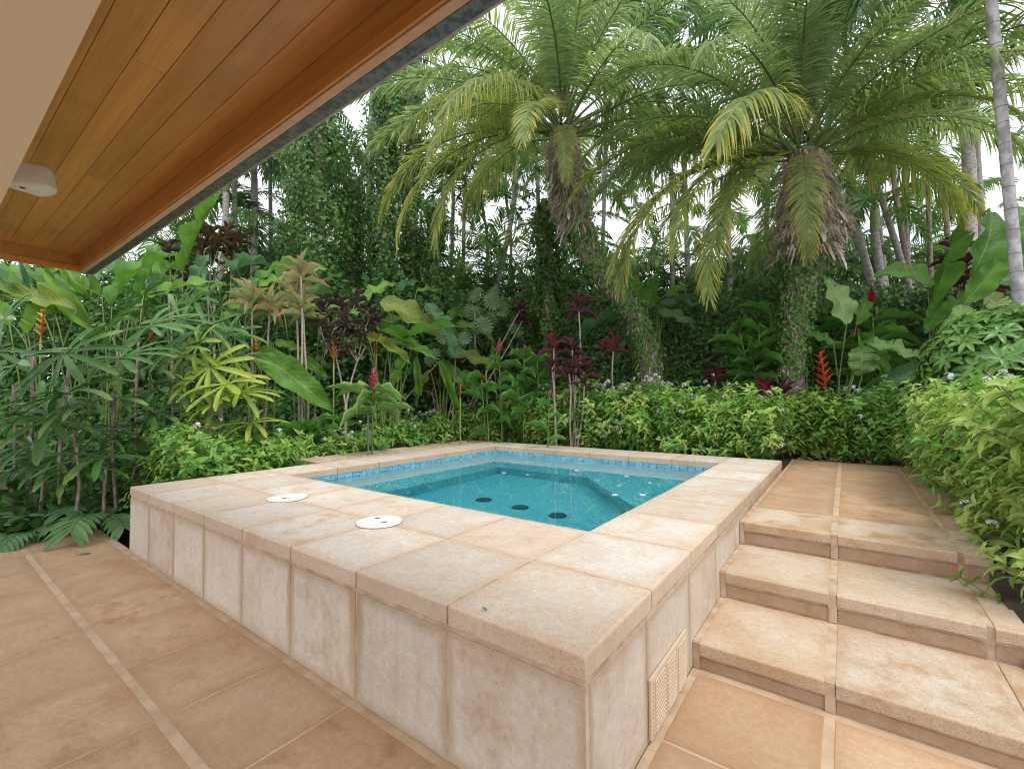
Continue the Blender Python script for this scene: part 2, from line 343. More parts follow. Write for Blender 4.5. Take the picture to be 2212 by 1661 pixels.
# ------------------------------------------------------------------ stone pieces
_slabs = {}
def slab(dx, dy, dz, mat, nose='', r=0.011):
    """a cast slab, origin at the low corner; NOSE names the sides with a rounded top edge"""
    key = (round(dx, 3), round(dy, 3), round(dz, 3), mat.name, nose)
    if key in _slabs: return _slabs[key]
    bm = bmesh.new(); bmesh.ops.create_cube(bm, size=1)
    for v in bm.verts: v.co = Vector(((v.co.x + .5) * dx, (v.co.y + .5) * dy, (v.co.z + .5) * dz))
    e = []
    for ed in bm.edges:
        a, b = ed.verts[0].co, ed.verts[1].co
        for s in nose:
            ax, val = {'x': (0, 0), 'X': (0, dx), 'y': (1, 0), 'Y': (1, dy)}[s]
            if abs(a[ax] - val) < 1e-6 and abs(b[ax] - val) < 1e-6 and a.z > dz - 1e-6 and b.z > dz - 1e-6: e.append(ed)
    if e: bmesh.ops.bevel(bm, geom=e, offset=r, segments=4, affect='EDGES', profile=0.5)
    sh = [ed for ed in bm.edges if len(ed.link_faces) == 2 and ed.calc_face_angle() > 1.2]
    bmesh.ops.bevel(bm, geom=sh, offset=0.0025, segments=2, affect='EDGES', profile=0.5)
    me = bpy.data.meshes.new('slab'); bm.to_mesh(me); bm.free(); me.materials.append(mat)
    me.polygons.foreach_set('use_smooth', np.full(len(me.polygons), False))
    _slabs[key] = me; return me
def piece(name, parent, x0, x1, y0, y1, z0, z1, mat, nose='', jit=0.0016):
    j = lambda: random.uniform(-jit, jit)
    return ob(name, slab(x1 - x0, y1 - y0, z1 - z0, mat, nose), parent, loc=(x0, y0, z0 + j()))

def build_patio():
    root = bpy.data.objects.new('patio_floor', None); COL.objects.link(root); root['kind'] = 'structure'
    g = G(); box(g, -5.56, 2.6, -4.2, 0.02, -0.16, -0.0018); box(g, 0.0, 1.25, 0.02, 1.11, -0.16, -0.0018); ob('grout_bed', g.mesh('grout_bed', M_GROUTF, False), root)
    rows = [(-0.517, -0.038)] + [(-0.517 - 0.55 * k - 0.036 - 0.478, -0.517 - 0.55 * k - 0.036 + 0.0) for k in range(0, 6)]
    rows = [(-0.517, -0.038)] + [(-1.067 - 0.55 * k, -0.553 - 0.55 * k) for k in range(5)]
    for (y0, y1) in rows:
        for k in range(-4, 10):
            x1 = -0.55 * k - 0.004; x0 = x1 - 0.542
            piece('floor_tile', root, x0, x1, y0, y1, -0.05, 0.0, M_FLOOR)
        piece('floor_tile', root, -5.545, -5.51, y0, y1, -0.05, 0.0, M_FLOOR)
    for (x0, x1) in ((0.035, 0.52), (0.558, 1.10), (1.13, 1.24)):
        for (y0, y1) in ((-0.03, 0.545), (0.56, 1.06)): piece('floor_tile', root, x0, x1, y0, y1, -0.05, 0.0, M_FLOOR)
build_patio()

SZ, CT, WZ = 0.55, 0.072, 0.425
def build_spa():
    t = thing('hot_tub', (0, 0, 0), 'raised square hot tub clad in pale cast stone, with blue waterline tiles', 'hot tub')
    g = G()   # mortar core round the basin
    box(g, -4.345, -0.004, 0.004, 1.11, -0.1, SZ - 0.002); box(g, -4.345, -0.004, 4.41, 4.955, -0.1, SZ - 0.002)
    box(g, -0.54, -0.004, 1.11, 4.39, -0.1, SZ - 0.002); box(g, -4.345, -3.86, 1.11, 4.39, -0.1, SZ - 0.002); box(g, -4.925, -4.345, 1.755, 4.955, -0.1, SZ - 0.002)
    ob('mortar_core', g.mesh('mortar_core', M_GROUT, False), t)
    gr = 0.005; xs = [0.0] + [-0.55 * k for k in range(1, 8)] + [-4.35]
    for i in range(8):      # two rows in front
        x1 = xs[i] - (gr if i else -0.002); x0 = xs[i + 1] + (gr if i < 7 else -0.002)
        piece('coping_tile', t, x0, x1, -0.003, 0.55 - gr, SZ - CT, SZ, M_COPE, 'y' + ('X' if i == 0 else '') + ('x' if i == 7 else ''))
        piece('coping_tile', t, x0, x1, 0.55 + gr, 1.10 - (0 if 0 < i < 7 else gr), SZ - CT, SZ, M_COPE, ('X' if i == 0 else '') + ('x' if i == 7 else '') + ('Y' if 0 < i < 7 else ''))
        if 0 < i < 7: piece('coping_tile', t, x0, x1, 4.4, 4.958, SZ - CT, SZ, M_COPE, 'yY')
    for k in range(7):
        y0 = 1.10 + 0.55 * k + gr; y1 = y0 + 0.55 - 2 * gr
        if k == 6: y0, y1 = 4.40 + gr, 4.958
        piece('coping_tile', t, -0.55 + (gr if k == 6 else 0), 0.002, y0, y1, SZ - CT, SZ, M_COPE, 'X' + ('x' if k < 6 else ''))
        piece('coping_tile', t, -4.352, -3.85 - (gr if k == 6 else 0), y0, y1, SZ - CT, SZ, M_COPE, ('X' if k < 6 else ''))
    for k in range(6):
        y0 = 1.752 + 0.534 * k; piece('coping_tile', t, -4.93, -4.36, y0 + (0.003 if k else 0), y0 + 0.53, SZ - CT - 0.004, SZ - 0.004, M_STEP, 'x' + ('y' if k == 0 else ''))
    for i in range(8):      # front wall
        x1 = xs[i] - (0.01 if i else 0.0); x0 = xs[i + 1] + (0.004 if i < 7 else 0.0)
        piece('wall_tile', t, x0, x1, 0.0, 0.025, 0.004, 0.458, M_WALL)
    for (y0, y1) in ((0.028, 0.487), (0.497, 1.055), (1.067, 1.60), (1.61, 2.15), (2.16, 2.70)):
        piece('wall_tile', t, -0.025, 0.0, y0, y1, 0.004, 0.458, M_WALL)
    for k in range(3): piece('wall_tile', t, -4.347, -4.325, 0.03 + k * 0.56, 0.58 + k * 0.56, 0.004, 0.458, M_WALL)
    piece('wall_tile', t, -4.925, -4.36, 1.753, 1.778, 0.004, 0.455, M_WALL)
    # basin
    g = G(); zf, zb = -0.42, 0.02
    x0, x1, y0, y1 = -3.85, -0.55, 1.10, 4.40
    def wall(ax, ay, bx, by, z0, z1): g.add([(ax, ay, z0), (bx, by, z0), (bx, by, z1), (ax, ay, z1)], [(0, 1, 2, 3)])
    e = 0.006
    wall(x0 + e, y0 + e, x1 - e, y0 + e, zf, SZ - CT);  wall(x1 - e, y0, x1 - e, y1, zf, SZ - CT)
    bx0, by1, cx0, cy1 = x0 + 0.65, y1 - 0.72, -1.88, 2.35      # benches left and back, a corner seat at the right
    g.add([(x0, y0, zb), (bx0, y0, zb), (bx0, y1, zb), (x0, y1, zb)], [(0, 1, 2, 3)]); g.add([(bx0, by1, zb), (cx0, by1, zb), (cx0, y1, zb), (bx0, y1, zb)], [(0, 1, 2, 3)])
    g.add([(cx0, by1, zb), (x1, cy1, zb), (x1, y1, zb), (cx0, y1, zb)], [(0, 1, 2, 3)])
    wall(bx0, y0, bx0, by1, zf, zb); wall(bx0, by1, cx0, by1, zf, zb); wall(cx0, by1, x1, cy1, zf, zb)
    g.add([(bx0, y0, zf), (x1, y0, zf), (x1, cy1, zf), (cx0, by1, zf), (bx0, by1, zf)], [(0, 1, 2, 3)], [(0, 3, 4)])
    ob('basin', g.mesh('basin', M_MOSAIC, False), t)
    g = G(); wall(x0 + e, y1 - e, x1 - e, y1 - e, zb, 0.384); wall(x0 + e, y0, x0 + e, y1, zb, 0.384); ob('reflection_band', g.mesh('reflection_band', M_REFL, False), t)  # pale strip over the mosaic walls, added to whiten the coping's reflection
    gb = G(); box(gb, x0 - 0.004, x0 + 0.002, y0, y1, 0.37, SZ - CT); box(gb, x0, x1, y1 - 0.002, y1 + 0.004, 0.37, SZ - CT); ob('tile_joint', gb.mesh('tile_joint', M_PIPE, False), t)
    n = 36; p = 3.3 / n
    for k in range(n):
        ob('waterline_tile', slab(p - 0.005, 0.008, 0.09, M_BTILE), t, loc=(x0 + k * p + 0.0025, y1 - 0.008, 0.385))
        ob('waterline_tile', slab(0.008, p - 0.005, 0.09, M_BTILE), t, loc=(x0, y0 + k * p + 0.0025, 0.385))
    for (cx, cy_) in DISCS:
        bm = bmesh.new(); bmesh.ops.create_cone(bm, cap_ends=True, segments=28, radius1=0.088, radius2=0.08, depth=0.02)
        me = bpy.data.meshes.new('drain_cover'); bm.to_mesh(me); bm.free(); me.materials.append(M_DRAIN); ob('drain_cover', me, t, loc=(cx, cy_, zf + 0.011))
    # vent
    v = ob('vent_grille', slab(0.012, 0.462, 0.222, M_VENT), t, loc=(0.0015, 0.496, 0.016))
    lv = slab(0.006, 0.115, 0.008, M_VENT); hole = slab(0.003, 0.006, 0.005, M_HOLE)
    for c in range(3):
        for k in range(13):
            ob('louvre', lv, v, M=Matrix.Translation((0.0115, 0.04 + c * 0.145, 0.012 + k * 0.0152)))
            ob('louvre_hole', hole, v, M=Matrix.Translation((0.0105, 0.018 + c * 0.145, 0.013 + k * 0.0152)))
    return t
M_DRAIN = plain_mat('dark_blue_drain', (0.01, 0.07, 0.12), (0.015, 0.10, 0.15), 30, 0.4)
DISCS = [(-2.48, 2.49), (-2.01, 2.49), (-1.57, 2.48)]
build_spa()
g = G(); nx = 24
g.add([(-3.85 + 3.3 * i / nx, 1.10 + 3.3 * j / nx, WZ) for j in range(nx + 1) for i in range(nx + 1)], [(j * (nx + 1) + i, j * (nx + 1) + i + 1, (j + 1) * (nx + 1) + i + 1, (j + 1) * (nx + 1) + i) for j in range(nx) for i in range(nx)])
ob('pool_water', g.mesh('pool_water', M_WATER), kind='structure')

YN, ZN = (1.0955, 1.687, 2.307), (0.128, 0.275, 0.4276)
def build_steps():
    root = bpy.data.objects.new('garden_steps', None); COL.objects.link(root); root['kind'] = 'structure'
    cols = ((0.032, 0.522), (0.56, 1.098), (1.125, 1.236)); g = G(); zprev = 0
    for k in range(3):
        y, z = YN[k], ZN[k]; yend = YN[k + 1] - 0.004 if k < 2 else 2.845
        box(g, 0.003, 1.228, y + 0.016, (YN[k + 1] + 0.018 if k < 2 else 2.85), -0.12, z - 0.004)
        for (x0, x1) in cols:
            piece('step_tile', root, x0, x1, y, yend, z - 0.06, z, M_STEP, 'y')
            piece('riser_tile', root, x0, x1, y + 0.011, y + 0.03, zprev + 0.006, z - 0.076, M_RISER)
        box(g, 0.522, 0.558, y + 0.004, y + 0.02, zprev, z - 0.006); box(g, 0.003, 0.032, y + 0.004, y + 0.02, zprev, z - 0.006)
        zprev = z
    ob('mortar_core', g.mesh('mortar_core', M_GROUT, False), root)
build_steps()
def build_deck():
    root = bpy.data.objects.new('deck_floor', None); COL.objects.link(root); root['kind'] = 'structure'
    g = G(); z = ZN[2]; box(g, 0.003, 1.55, 2.85, 6.22, 0.0, z - 0.003); ob('mortar_bed', g.mesh('mortar_bed', M_GROUTF, False), root)
    ys = [2.85, 3.42, 3.98, 4.55, 5.12, 5.68, 6.2]
    for a, b in zip(ys[:-1], ys[1:]):
        for (x0, x1) in ((0.03, 0.522), (0.56, 1.098), (1.125, 1.54)): piece('deck_tile', root, x0, x1, a + 0.006, b - 0.006, z - 0.05, z - 0.001, M_FLOOR)
build_deck()

def build_lid(name, x, y, rad, slots, label):
    t = thing(name, (x, y, SZ), label, 'lid', 'access lids set into the hot tub coping')
    def disc(r, z0, z1, bev):
        bm = bmesh.new(); bmesh.ops.create_cone(bm, cap_ends=True, segments=48, radius1=r, radius2=r, depth=z1 - z0)
        bmesh.ops.translate(bm, verts=bm.verts, vec=(0, 0, (z0 + z1) / 2))
        bmesh.ops.bevel(bm, geom=[e for e in bm.edges if all(v.co.z > z1 - 1e-5 for v in e.verts)], offset=bev, segments=2, affect='EDGES')
        me = bpy.data.meshes.new('lid'); bm.to_mesh(me); bm.free(); return me
    m = disc(rad * 1.03, 0.0, 0.003, 0.001); m.materials.append(M_HOLE); ob('seat_shadow_ring', m, t)  # gap round the lid, with its contact shadow put into the brown
    m = disc(rad, 0.002, 0.009, 0.003); m.materials.append(M_WHITE); ob('lid_plate', m, t)
    for (sx, sy, rz) in slots:
        ob('finger_slot', slab(0.032, 0.014, 0.0015, M_DARK), t, M=Matrix.Translation((sx, sy, 0.0085)) @ Matrix.Rotation(rz, 4, 'Z') @ Matrix.Translation((-0.016, -0.007, 0)))
build_lid('skimmer_lid', -1.655, 0.54, 0.135, [(-0.06, 0.03, 0.7), (0.045, 0.0, 0.7)], 'larger round white lid with two finger slots, nearer the tub corner')
build_lid('filler_lid', -2.775, 0.555, 0.138, [(0.02, -0.035, 0.7)], 'round white lid with one finger slot, farther along the coping')

# ------------------------------------------------------------------ house eave
def build_eave():
    t = thing('roof_eave', (-2, -0.6, 2.45), 'house roof eave with orange cedar soffit boards and a galvanised gutter', 'eave')
    def part(name, x0, x1, y0, y1, z0, z1, m, parent=None, nose=''):
        return ob(name, slab(x1 - x0, y1 - y0, z1 - z0, m, nose), parent or t, loc=(x0 + 2, y0 + 0.6, z0 - 2.45))
    xe, xr = -4.90, 2.5
    yb = [-0.262, -0.369, -0.477, -0.585, -0.692, -0.800, -0.907]
    cuts = {0: -2.2, 1: None, 2: -2.9, 3: -1.55, 4: -3.1, 5: -2.4}
    for i in range(6):
        c = cuts.get(i); segs = [(xe + 0.02, xr)] if c is None else [(xe + 0.02, c - 0.001), (c + 0.001, xr)]
        for a, b in segs: part('soffit_board', a, b, yb[i + 1] + 0.0007, yb[i] - 0.0007, 2.60 + random.uniform(0, 0.0015), 2.618, M_WOOD)
    part('fascia_board', xe - 0.03, xr, -0.262, -0.232, 2.455, 2.78, M_WOOD); part('fascia_board', xe - 0.03, xe, -2.6, -0.263, 2.455, 2.78, M_WOOD)
    part('moulding', xe + 0.001, xr, -0.274, -0.2625, 2.452, 2.50, M_WOOD); part('moulding', xe + 0.001, xe + 0.012, -2.6, -0.275, 2.452, 2.50, M_WOOD)
    part('painted_trim', xe - 0.03, xr, -0.262, -0.229, 2.445, 2.454, M_TRIM)
    g = G(); gx0, gx1 = xe - 0.02 + 2, xr + 2
    prof = [(-0.226, 2.56), (-0.226, 2.447), (-0.178, 2.447), (-0.172, 2.452), (-0.172, 2.57), (-0.175, 2.57), (-0.175, 2.456), (-0.180, 2.451), (-0.222, 2.451), (-0.222, 2.56)]
    v = [(x, y + 0.6, z - 2.45) for x in (gx0, gx1) for (y, z) in prof]; n = len(prof)
    g.add(v, [(i, (i + 1) % n, n + (i + 1) % n, n + i) for i in range(n)]); gt = ob('gutter', g.mesh('gutter', M_GALV, False), t)
    ob('gutter_lip', slab(gx1 - gx0, 0.012, 0.012, M_LIP), gt, loc=(gx0, -0.171 + 0.6, 2.4535 - 2.45)); ob('gutter_lip', slab(gx1 - gx0, 0.012, 0.014, M_LIP), gt, loc=(gx0, -0.171 + 0.6, 2.556 - 2.45))
    rf = plain_mat('brown_shingle', (0.10, 0.08, 0.07), (0.16, 0.13, 0.11), 20, 0.9)
    g = G(); v = [(xe - 0.06 + 2, y, z) for (y, z) in ((0.42, 0.30), (0.42, 0.36), (-3.0, 1.9), (-3.0, 1.84))]; v += [(xr + 2, b, c) for a, b, c in v]
    g.add(v, [(0, 1, 2, 3), (7, 6, 5, 4), (0, 4, 5, 1), (1, 5, 6, 2), (2, 6, 7, 3), (3, 7, 4, 0)]); ob('roof', g.mesh('roof', rf, False), t)
    b = part('stucco_beam', xe + 0.35, xr, -1.5, -0.908, 2.30, 2.61, M_PLASTER)
    part('ceiling', xe + 0.35, xr, -2.9, -1.5, 2.58, 2.61, M_PLASTER)
build_eave()
def build_lamp():
    t = thing('security_sensor', (-2.58, -0.9075, 2.38), 'white wedge shaped security light on the stucco beam under the eave', 'sensor')
    bm = bmesh.new(); pts = [(-0.05, 0), (-0.065, 0.03), (-0.098, 0.1)]
    for k in range(9):
        a = R(133 - 86 * k / 8); pts.append((math.cos(a) * 0.16, -0.01 + math.sin(a) * 0.18))
    pts += [(0.098, 0.1), (0.065, 0.03), (0.05, 0)]
    lo = [bm.verts.new((x * 0.97, y * 0.98, -0.052 + 0.012 * (y / 0.16))) for x, y in pts]; hi = [bm.verts.new((x * 0.85, y * 0.9, 0.055)) for x, y in pts]
    n = len(pts); bm.faces.new(lo[::-1]); bm.faces.new(hi)
    for i in range(n): bm.faces.new((lo[i], lo[(i + 1) % n], hi[(i + 1) % n], hi[i]))
    bmesh.ops.recalc_face_normals(bm, faces=bm.faces)
    bmesh.ops.bevel(bm, geom=[e for e in bm.edges if e.calc_face_angle(0) > 0.5], offset=0.006, segments=2, affect='EDGES')
    me = bpy.data.meshes.new('housing'); bm.to_mesh(me); bm.free(); me.materials.append(M_WHITE); ob('housing', me, t)
    g = G(); th = np.linspace(0, 6.2832, 20); tube(g, np.stack([np.cos(th) * 0.026, np.sin(th) * 0.02 + 0.045, th * 0 - 0.051], 1), 0.004, 6); ob('sensor_ring', g.mesh('sensor_ring', M_WHITE), t)
    bm = bmesh.new(); bmesh.ops.create_uvsphere(bm, u_segments=12, v_segments=6, radius=0.016); bmesh.ops.scale(bm, vec=(1, 0.7, 0.3), verts=bm.verts)
    me = bpy.data.meshes.new('sensor_eye'); bm.to_mesh(me); bm.free(); me.materials.append(M_DARK); ob('sensor_eye', me, t, loc=(0.006, 0.045, -0.05))
build_lamp()
# ================================================================== planting
rnd = random.uniform
def strip(L_, W_, ns, prof, droop=0.6, up0=0.0, fold=0.25, wave=0.0, cuts=0, mid=True, curl=0.0, seed=0):
    """a leaf blade along +Y: outline PROF(s), bending down by DROOP rad, folded along the rib; CUTS tears it along side veins"""
    rg = random.Random(seed); g = G()
    s = np.linspace(0, 1, ns + 1); th = up0 - droop * s ** 1.3
    y = np.concatenate([[0], np.cumsum(np.cos(th[:-1]) * L_ / ns)]); z = np.concatenate([[0], np.cumsum(np.sin(th[:-1]) * L_ / ns)])
    w_ = np.array([max(0.02, prof(x)) for x in s]) * W_ / 2
    nrm = np.stack([-np.sin(th), np.cos(th)], 1)
    def pt(i, u, lift=0.0, slide=0.0):
        f = fold * abs(u) * w_[i] + wave * w_[i] * math.sin(s[i] * 19 + (2 if u > 0 else 0)) * abs(u) - curl * w_[i] * u * u + lift
        return (u * w_[i] * (1 - 0.1 * fold), y[i] + nrm[i][0] * f + slide * abs(u), z[i] + nrm[i][1] * f)
    U = (-1, -0.5, 0, 0.5, 1)
    if not cuts:
        v = [pt(i, u) for i in range(ns + 1) for u in U]; a = [(u, s[i], 0.5) for i in range(ns + 1) for u in U]
        g.add(v, [(i * 5 + j, i * 5 + j + 1, (i + 1) * 5 + j + 1, (i + 1) * 5 + j) for i in range(ns) for j in range(4)], a=a)
    else:
        for side in (-1, 1):
            br = sorted(rg.sample(range(2, ns - 1), min(cuts, ns - 4))); segs = list(zip([0] + br, br + [ns]))
            for i0, i1 in segs:
                lf = rg.uniform(-0.10, 0.06) * L_ * 0.35
                ids = range(i0, i1 + 1); v = []; a = []
                for i in ids:
                    gap = 0.05 * L_ / ns if i in (i0,) and i0 else 0
                    for u in (0, 0.5, 1): v.append(pt(i, u * side, lf * u, (0.4 * L_ / ns if i == i0 and i0 else 0) * u)); a.append((u * side, s[i], 0.5))
                n = len(list(ids)); q = [(k * 3 + j, k * 3 + j + 1, (k + 1) * 3 + j + 1, (k + 1) * 3 + j) for k in range(n - 1) for j in range(2)]
                if side < 0: q = [t[::-1] for t in q]
                g.add(v, q, a=a)
    return g
oval = lambda s: math.sin(math.pi * min(1, s * 0.96 + 0.04) ** 0.8) ** 0.75
paddle = lambda s: (min(1, (s + 0.02) / 0.24) ** 0.6) * (1 - max(0, (s - 0.42) / 0.58) ** 1.9) ** 0.9 if s < 1 else 0.02
lance = lambda s: (min(1, (s + 0.03) / 0.3) ** 0.8) * (1 - max(0, (s - 0.3) / 0.7) ** 1.7)
blunt = lambda s: 0.35 + 0.65 * min(1, s / 0.45) if s < 0.9 else (1 - (s - 0.9) / 0.1 * 0.6)

# leaf colours
ML_PAD = leaf_mat('heliconia_leaf', (0.09, 0.25, 0.04), (0.18, 0.36, 0.06), rib=(0.30, 0.43, 0.12), vein=90, rough=0.42, trans=0.42, ribw=0.05, spec=0.22)
ML_PADB = leaf_mat('bluish_banana_leaf', (0.06, 0.17, 0.075), (0.11, 0.24, 0.10), rib=(0.27, 0.37, 0.15), vein=90, rough=0.45, trans=0.3, ribw=0.05, spec=0.22)
ML_PADY = leaf_mat('yellowing_banana_leaf', (0.16, 0.25, 0.04), (0.26, 0.32, 0.05), rib=(0.36, 0.36, 0.12), vein=90, rough=0.4, trans=0.35, ribw=0.05, tip=(0.34, 0.30, 0.05), t0=0.8)
ML_PADS = leaf_mat('silvery_leaf_underside', (0.20, 0.38, 0.12), (0.27, 0.45, 0.16), rib=(0.40, 0.52, 0.2), vein=70, rough=0.5, trans=0.4, ribw=0.05)
ML_RHA = leaf_mat('lady_palm_leaf', (0.032, 0.12, 0.028), (0.075, 0.20, 0.045), tip=(0.19, 0.30, 0.08), t0=0.78, rough=0.38, trans=0.28, rib=(0.10, 0.24, 0.08), ribw=0.12, spec=0.25)
ML_RHY = leaf_mat('yellow_green_lady_palm_leaf', (0.20, 0.36, 0.04), (0.34, 0.46, 0.05), tip=(0.40, 0.44, 0.07), t0=0.7, rough=0.4, trans=0.4, rib=(0.36, 0.50, 0.10), ribw=0.12)
ML_PHO = leaf_mat('date_palm_frond', (0.23, 0.36, 0.13), (0.36, 0.47, 0.19), tip=(0.42, 0.48, 0.17), t0=0.75, rough=0.4, trans=0.52)
ML_PHY = leaf_mat('yellowing_date_palm_frond', (0.26, 0.37, 0.12), (0.37, 0.45, 0.15), tip=(0.58, 0.52, 0.09), t0=0.55, rough=0.4, trans=0.5)
ML_PHG = leaf_mat('grey_green_date_palm_frond', (0.21, 0.34, 0.16), (0.33, 0.45, 0.22), tip=(0.38, 0.47, 0.2), t0=0.75, rough=0.34, trans=0.5, spec=0.5)
ML_ARE = leaf_mat('areca_frond', (0.08, 0.205, 0.055), (0.16, 0.30, 0.08), rough=0.42, trans=0.45)
ML_ARD = leaf_mat('dark_areca_frond', (0.06, 0.155, 0.065), (0.11, 0.22, 0.09), rough=0.4, trans=0.42)
ML_IVY = leaf_mat('ivy_leaf', (0.055, 0.16, 0.04), (0.13, 0.265, 0.06), tip=(0.17, 0.31, 0.08), t0=0.9, rough=0.42, trans=0.25)
ML_IVYL = leaf_mat('creeping_fig_leaf', (0.09, 0.23, 0.05), (0.18, 0.34, 0.08), rough=0.45, trans=0.25)
ML_PEN = leaf_mat('pentas_leaf', (0.13, 0.35, 0.055), (0.23, 0.46, 0.085), rib=(0.30, 0.5, 0.15), rough=0.45, trans=0.4, ribw=0.1)
ML_PEB = leaf_mat('bright_pentas_leaf', (0.36, 0.55, 0.14), (0.52, 0.66, 0.23), rib=(0.55, 0.68, 0.3), rough=0.48, trans=0.48, ribw=0.1, spec=0.25)
ML_PEY = leaf_mat('yellow_pentas_leaf', (0.25, 0.46, 0.065), (0.38, 0.53, 0.10), rib=(0.42, 0.56, 0.17), rough=0.45, trans=0.42, tip=(0.50, 0.48, 0.11), t0=0.9, ribw=0.1)
ML_FERN = leaf_mat('fern_frond', (0.09, 0.23, 0.085), (0.16, 0.33, 0.12), rough=0.42, trans=0.3, rib=(0.17, 0.32, 0.12))
ML_UND = leaf_mat('undergrowth_leaf', (0.035, 0.11, 0.028), (0.09, 0.21, 0.05), rough=0.5, trans=0.25, spec=0.15)
ML_TIP = leaf_mat('pink_ti_leaf', (0.28, 0.42, 0.15), (0.40, 0.42, 0.21), tip=(0.55, 0.27, 0.23), t0=0.85, rough=0.42, trans=0.35, edge=(0.55, 0.24, 0.21), rib=(0.36, 0.45, 0.18))
ML_TIR = leaf_mat('crimson_ti_leaf', (0.12, 0.014, 0.024), (0.24, 0.03, 0.055), rough=0.38, trans=0.3, rib=(0.32, 0.07, 0.09))
ML_TIM = leaf_mat('maroon_ti_leaf', (0.055, 0.022, 0.030), (0.13, 0.045, 0.055), rough=0.35, trans=0.2, edge=(0.16, 0.03, 0.05), rib=(0.20, 0.05, 0.07))
ML_CRO = leaf_mat('purple_croton_leaf', (0.045, 0.022, 0.032), (0.11, 0.06, 0.065), rough=0.36, trans=0.15, spot=(0.17, 0.22, 0.04), rib=(0.14, 0.06, 0.07))
ML_CRB = leaf_mat('bronze_croton_leaf', (0.06, 0.04, 0.022), (0.14, 0.085, 0.035), rough=0.38, trans=0.15, spot=(0.05, 0.02, 0.03), rib=(0.18, 0.1, 0.05))
ML_GIN = leaf_mat('ginger_leaf', (0.08, 0.24, 0.05), (0.14, 0.33, 0.065), rough=0.4, trans=0.35, rib=(0.22, 0.38, 0.1), vein=60)
ML_GIV = leaf_mat('cream_edged_ginger_leaf', (0.07, 0.21, 0.045), (0.12, 0.28, 0.055), rough=0.36, trans=0.3, edge=(0.30, 0.40, 0.13), rib=(0.16, 0.30, 0.08))
ML_SCH = leaf_mat('schefflera_leaf', (0.10, 0.25, 0.06), (0.19, 0.36, 0.09), rough=0.34, trans=0.28, rib=(0.26, 0.40, 0.13), tip=(0.21, 0.36, 0.09), t0=0.8)
ML_MON = leaf_mat('monstera_leaf', (0.05, 0.14, 0.05), (0.10, 0.20, 0.07), rough=0.35, trans=0.2, rib=(0.16, 0.26, 0.10))
ML_DRY = leaf_mat('dry_brown_leaf', (0.24, 0.14, 0.09), (0.36, 0.24, 0.17), rough=0.8, trans=0.1)
M_REDF = leaf_mat('red_ginger_bract', (0.42, 0.008, 0.03), (0.55, 0.015, 0.06), rough=0.4, trans=0.2)
M_PINKF = leaf_mat('pink_ginger_bract', (0.55, 0.05, 0.13), (0.68, 0.14, 0.22), rough=0.4, trans=0.2, tip=(0.8, 0.4, 0.45), t0=0.7)
M_ORF = leaf_mat('orange_heliconia_bract', (0.60, 0.14, 0.012), (0.70, 0.24, 0.02), rough=0.35, trans=0.2, tip=(0.75, 0.40, 0.03), t0=0.6)
M_ORR = leaf_mat('vermilion_heliconia_bract', (0.62, 0.05, 0.02), (0.70, 0.12, 0.03), rough=0.35, trans=0.2)
M_WHF = leaf_mat('white_pentas_petal', (0.84, 0.84, 0.84), (0.88, 0.87, 0.86), rough=0.5, trans=0.1)
M_PKF = leaf_mat('pale_pink_petal', (0.70, 0.45, 0.55), (0.74, 0.60, 0.66), rough=0.5, trans=0.25)

_mc = {}
def variants(key, n, fn):
    if key not in _mc: _mc[key] = [fn(i) for i in range(n)]
    return random.choice(_mc[key])
# ---- leaf shapes (unit length, unit width)
def PAD(mat, torn=None):
    torn = random.random() < 0.45 if torn is None else torn
    return variants(('pad', mat.name, torn), 5, lambda i: strip(1, 1, 14, paddle, droop=(0.35, 0.9, 1.3, 0.6, 1.0)[i], fold=(0.3, 0.15, 0.45, 0.1, 0.25)[i], wave=0.14, cuts=((2, 4, 3, 5, 3)[i] if torn else 0), seed=i).mesh('leaf', mat))
def LAN(mat): return variants(('lan', mat.name), 4, lambda i: strip(1, 1, 9, lance, droop=(0.5, 1.0, 1.5, 0.8)[i], fold=0.45, wave=0.10, seed=i).mesh('leaf', mat))
def add_leaf(parent, name, me, base, tip, width, n, roll=0.0, origin=None):
    """put a unit leaf from BASE to TIP (world points)"""
    o = np.array(parent.location) if origin is None else origin
    b = Vector(np.asarray(base) - o); d = Vector(np.asarray(tip, float) - np.asarray(base, float)); ln = d.length
    rot = frame(d, n)
    if roll: rot = rot @ Matrix.Rotation(roll, 3, 'Y')
    # unit leaves droop: aim so the drooped tip lands near TIP
    return ob(name, me, parent, M=place(b, rot, width, ln * 1.06, ln))
def stem(parent, name, pts, rad, mat, ns=7, n=10):
    o = np.array(parent.location); g = G(); pts = spline(np.asarray(pts) - o, n); tube(g, pts, rad if np.isscalar(rad) else np.interp(np.linspace(0, 1, n), np.linspace(0, 1, len(rad)), rad), ns)
    return ob(name, g.mesh(name, mat), parent)
VIEW = -FW
def facing(up=0.6, cam_=0.5, j=0.3): return Vector((VIEW[0] * cam_ + rnd(-j, j), VIEW[1] * cam_ + rnd(-j, j), up + rnd(-j, j)))

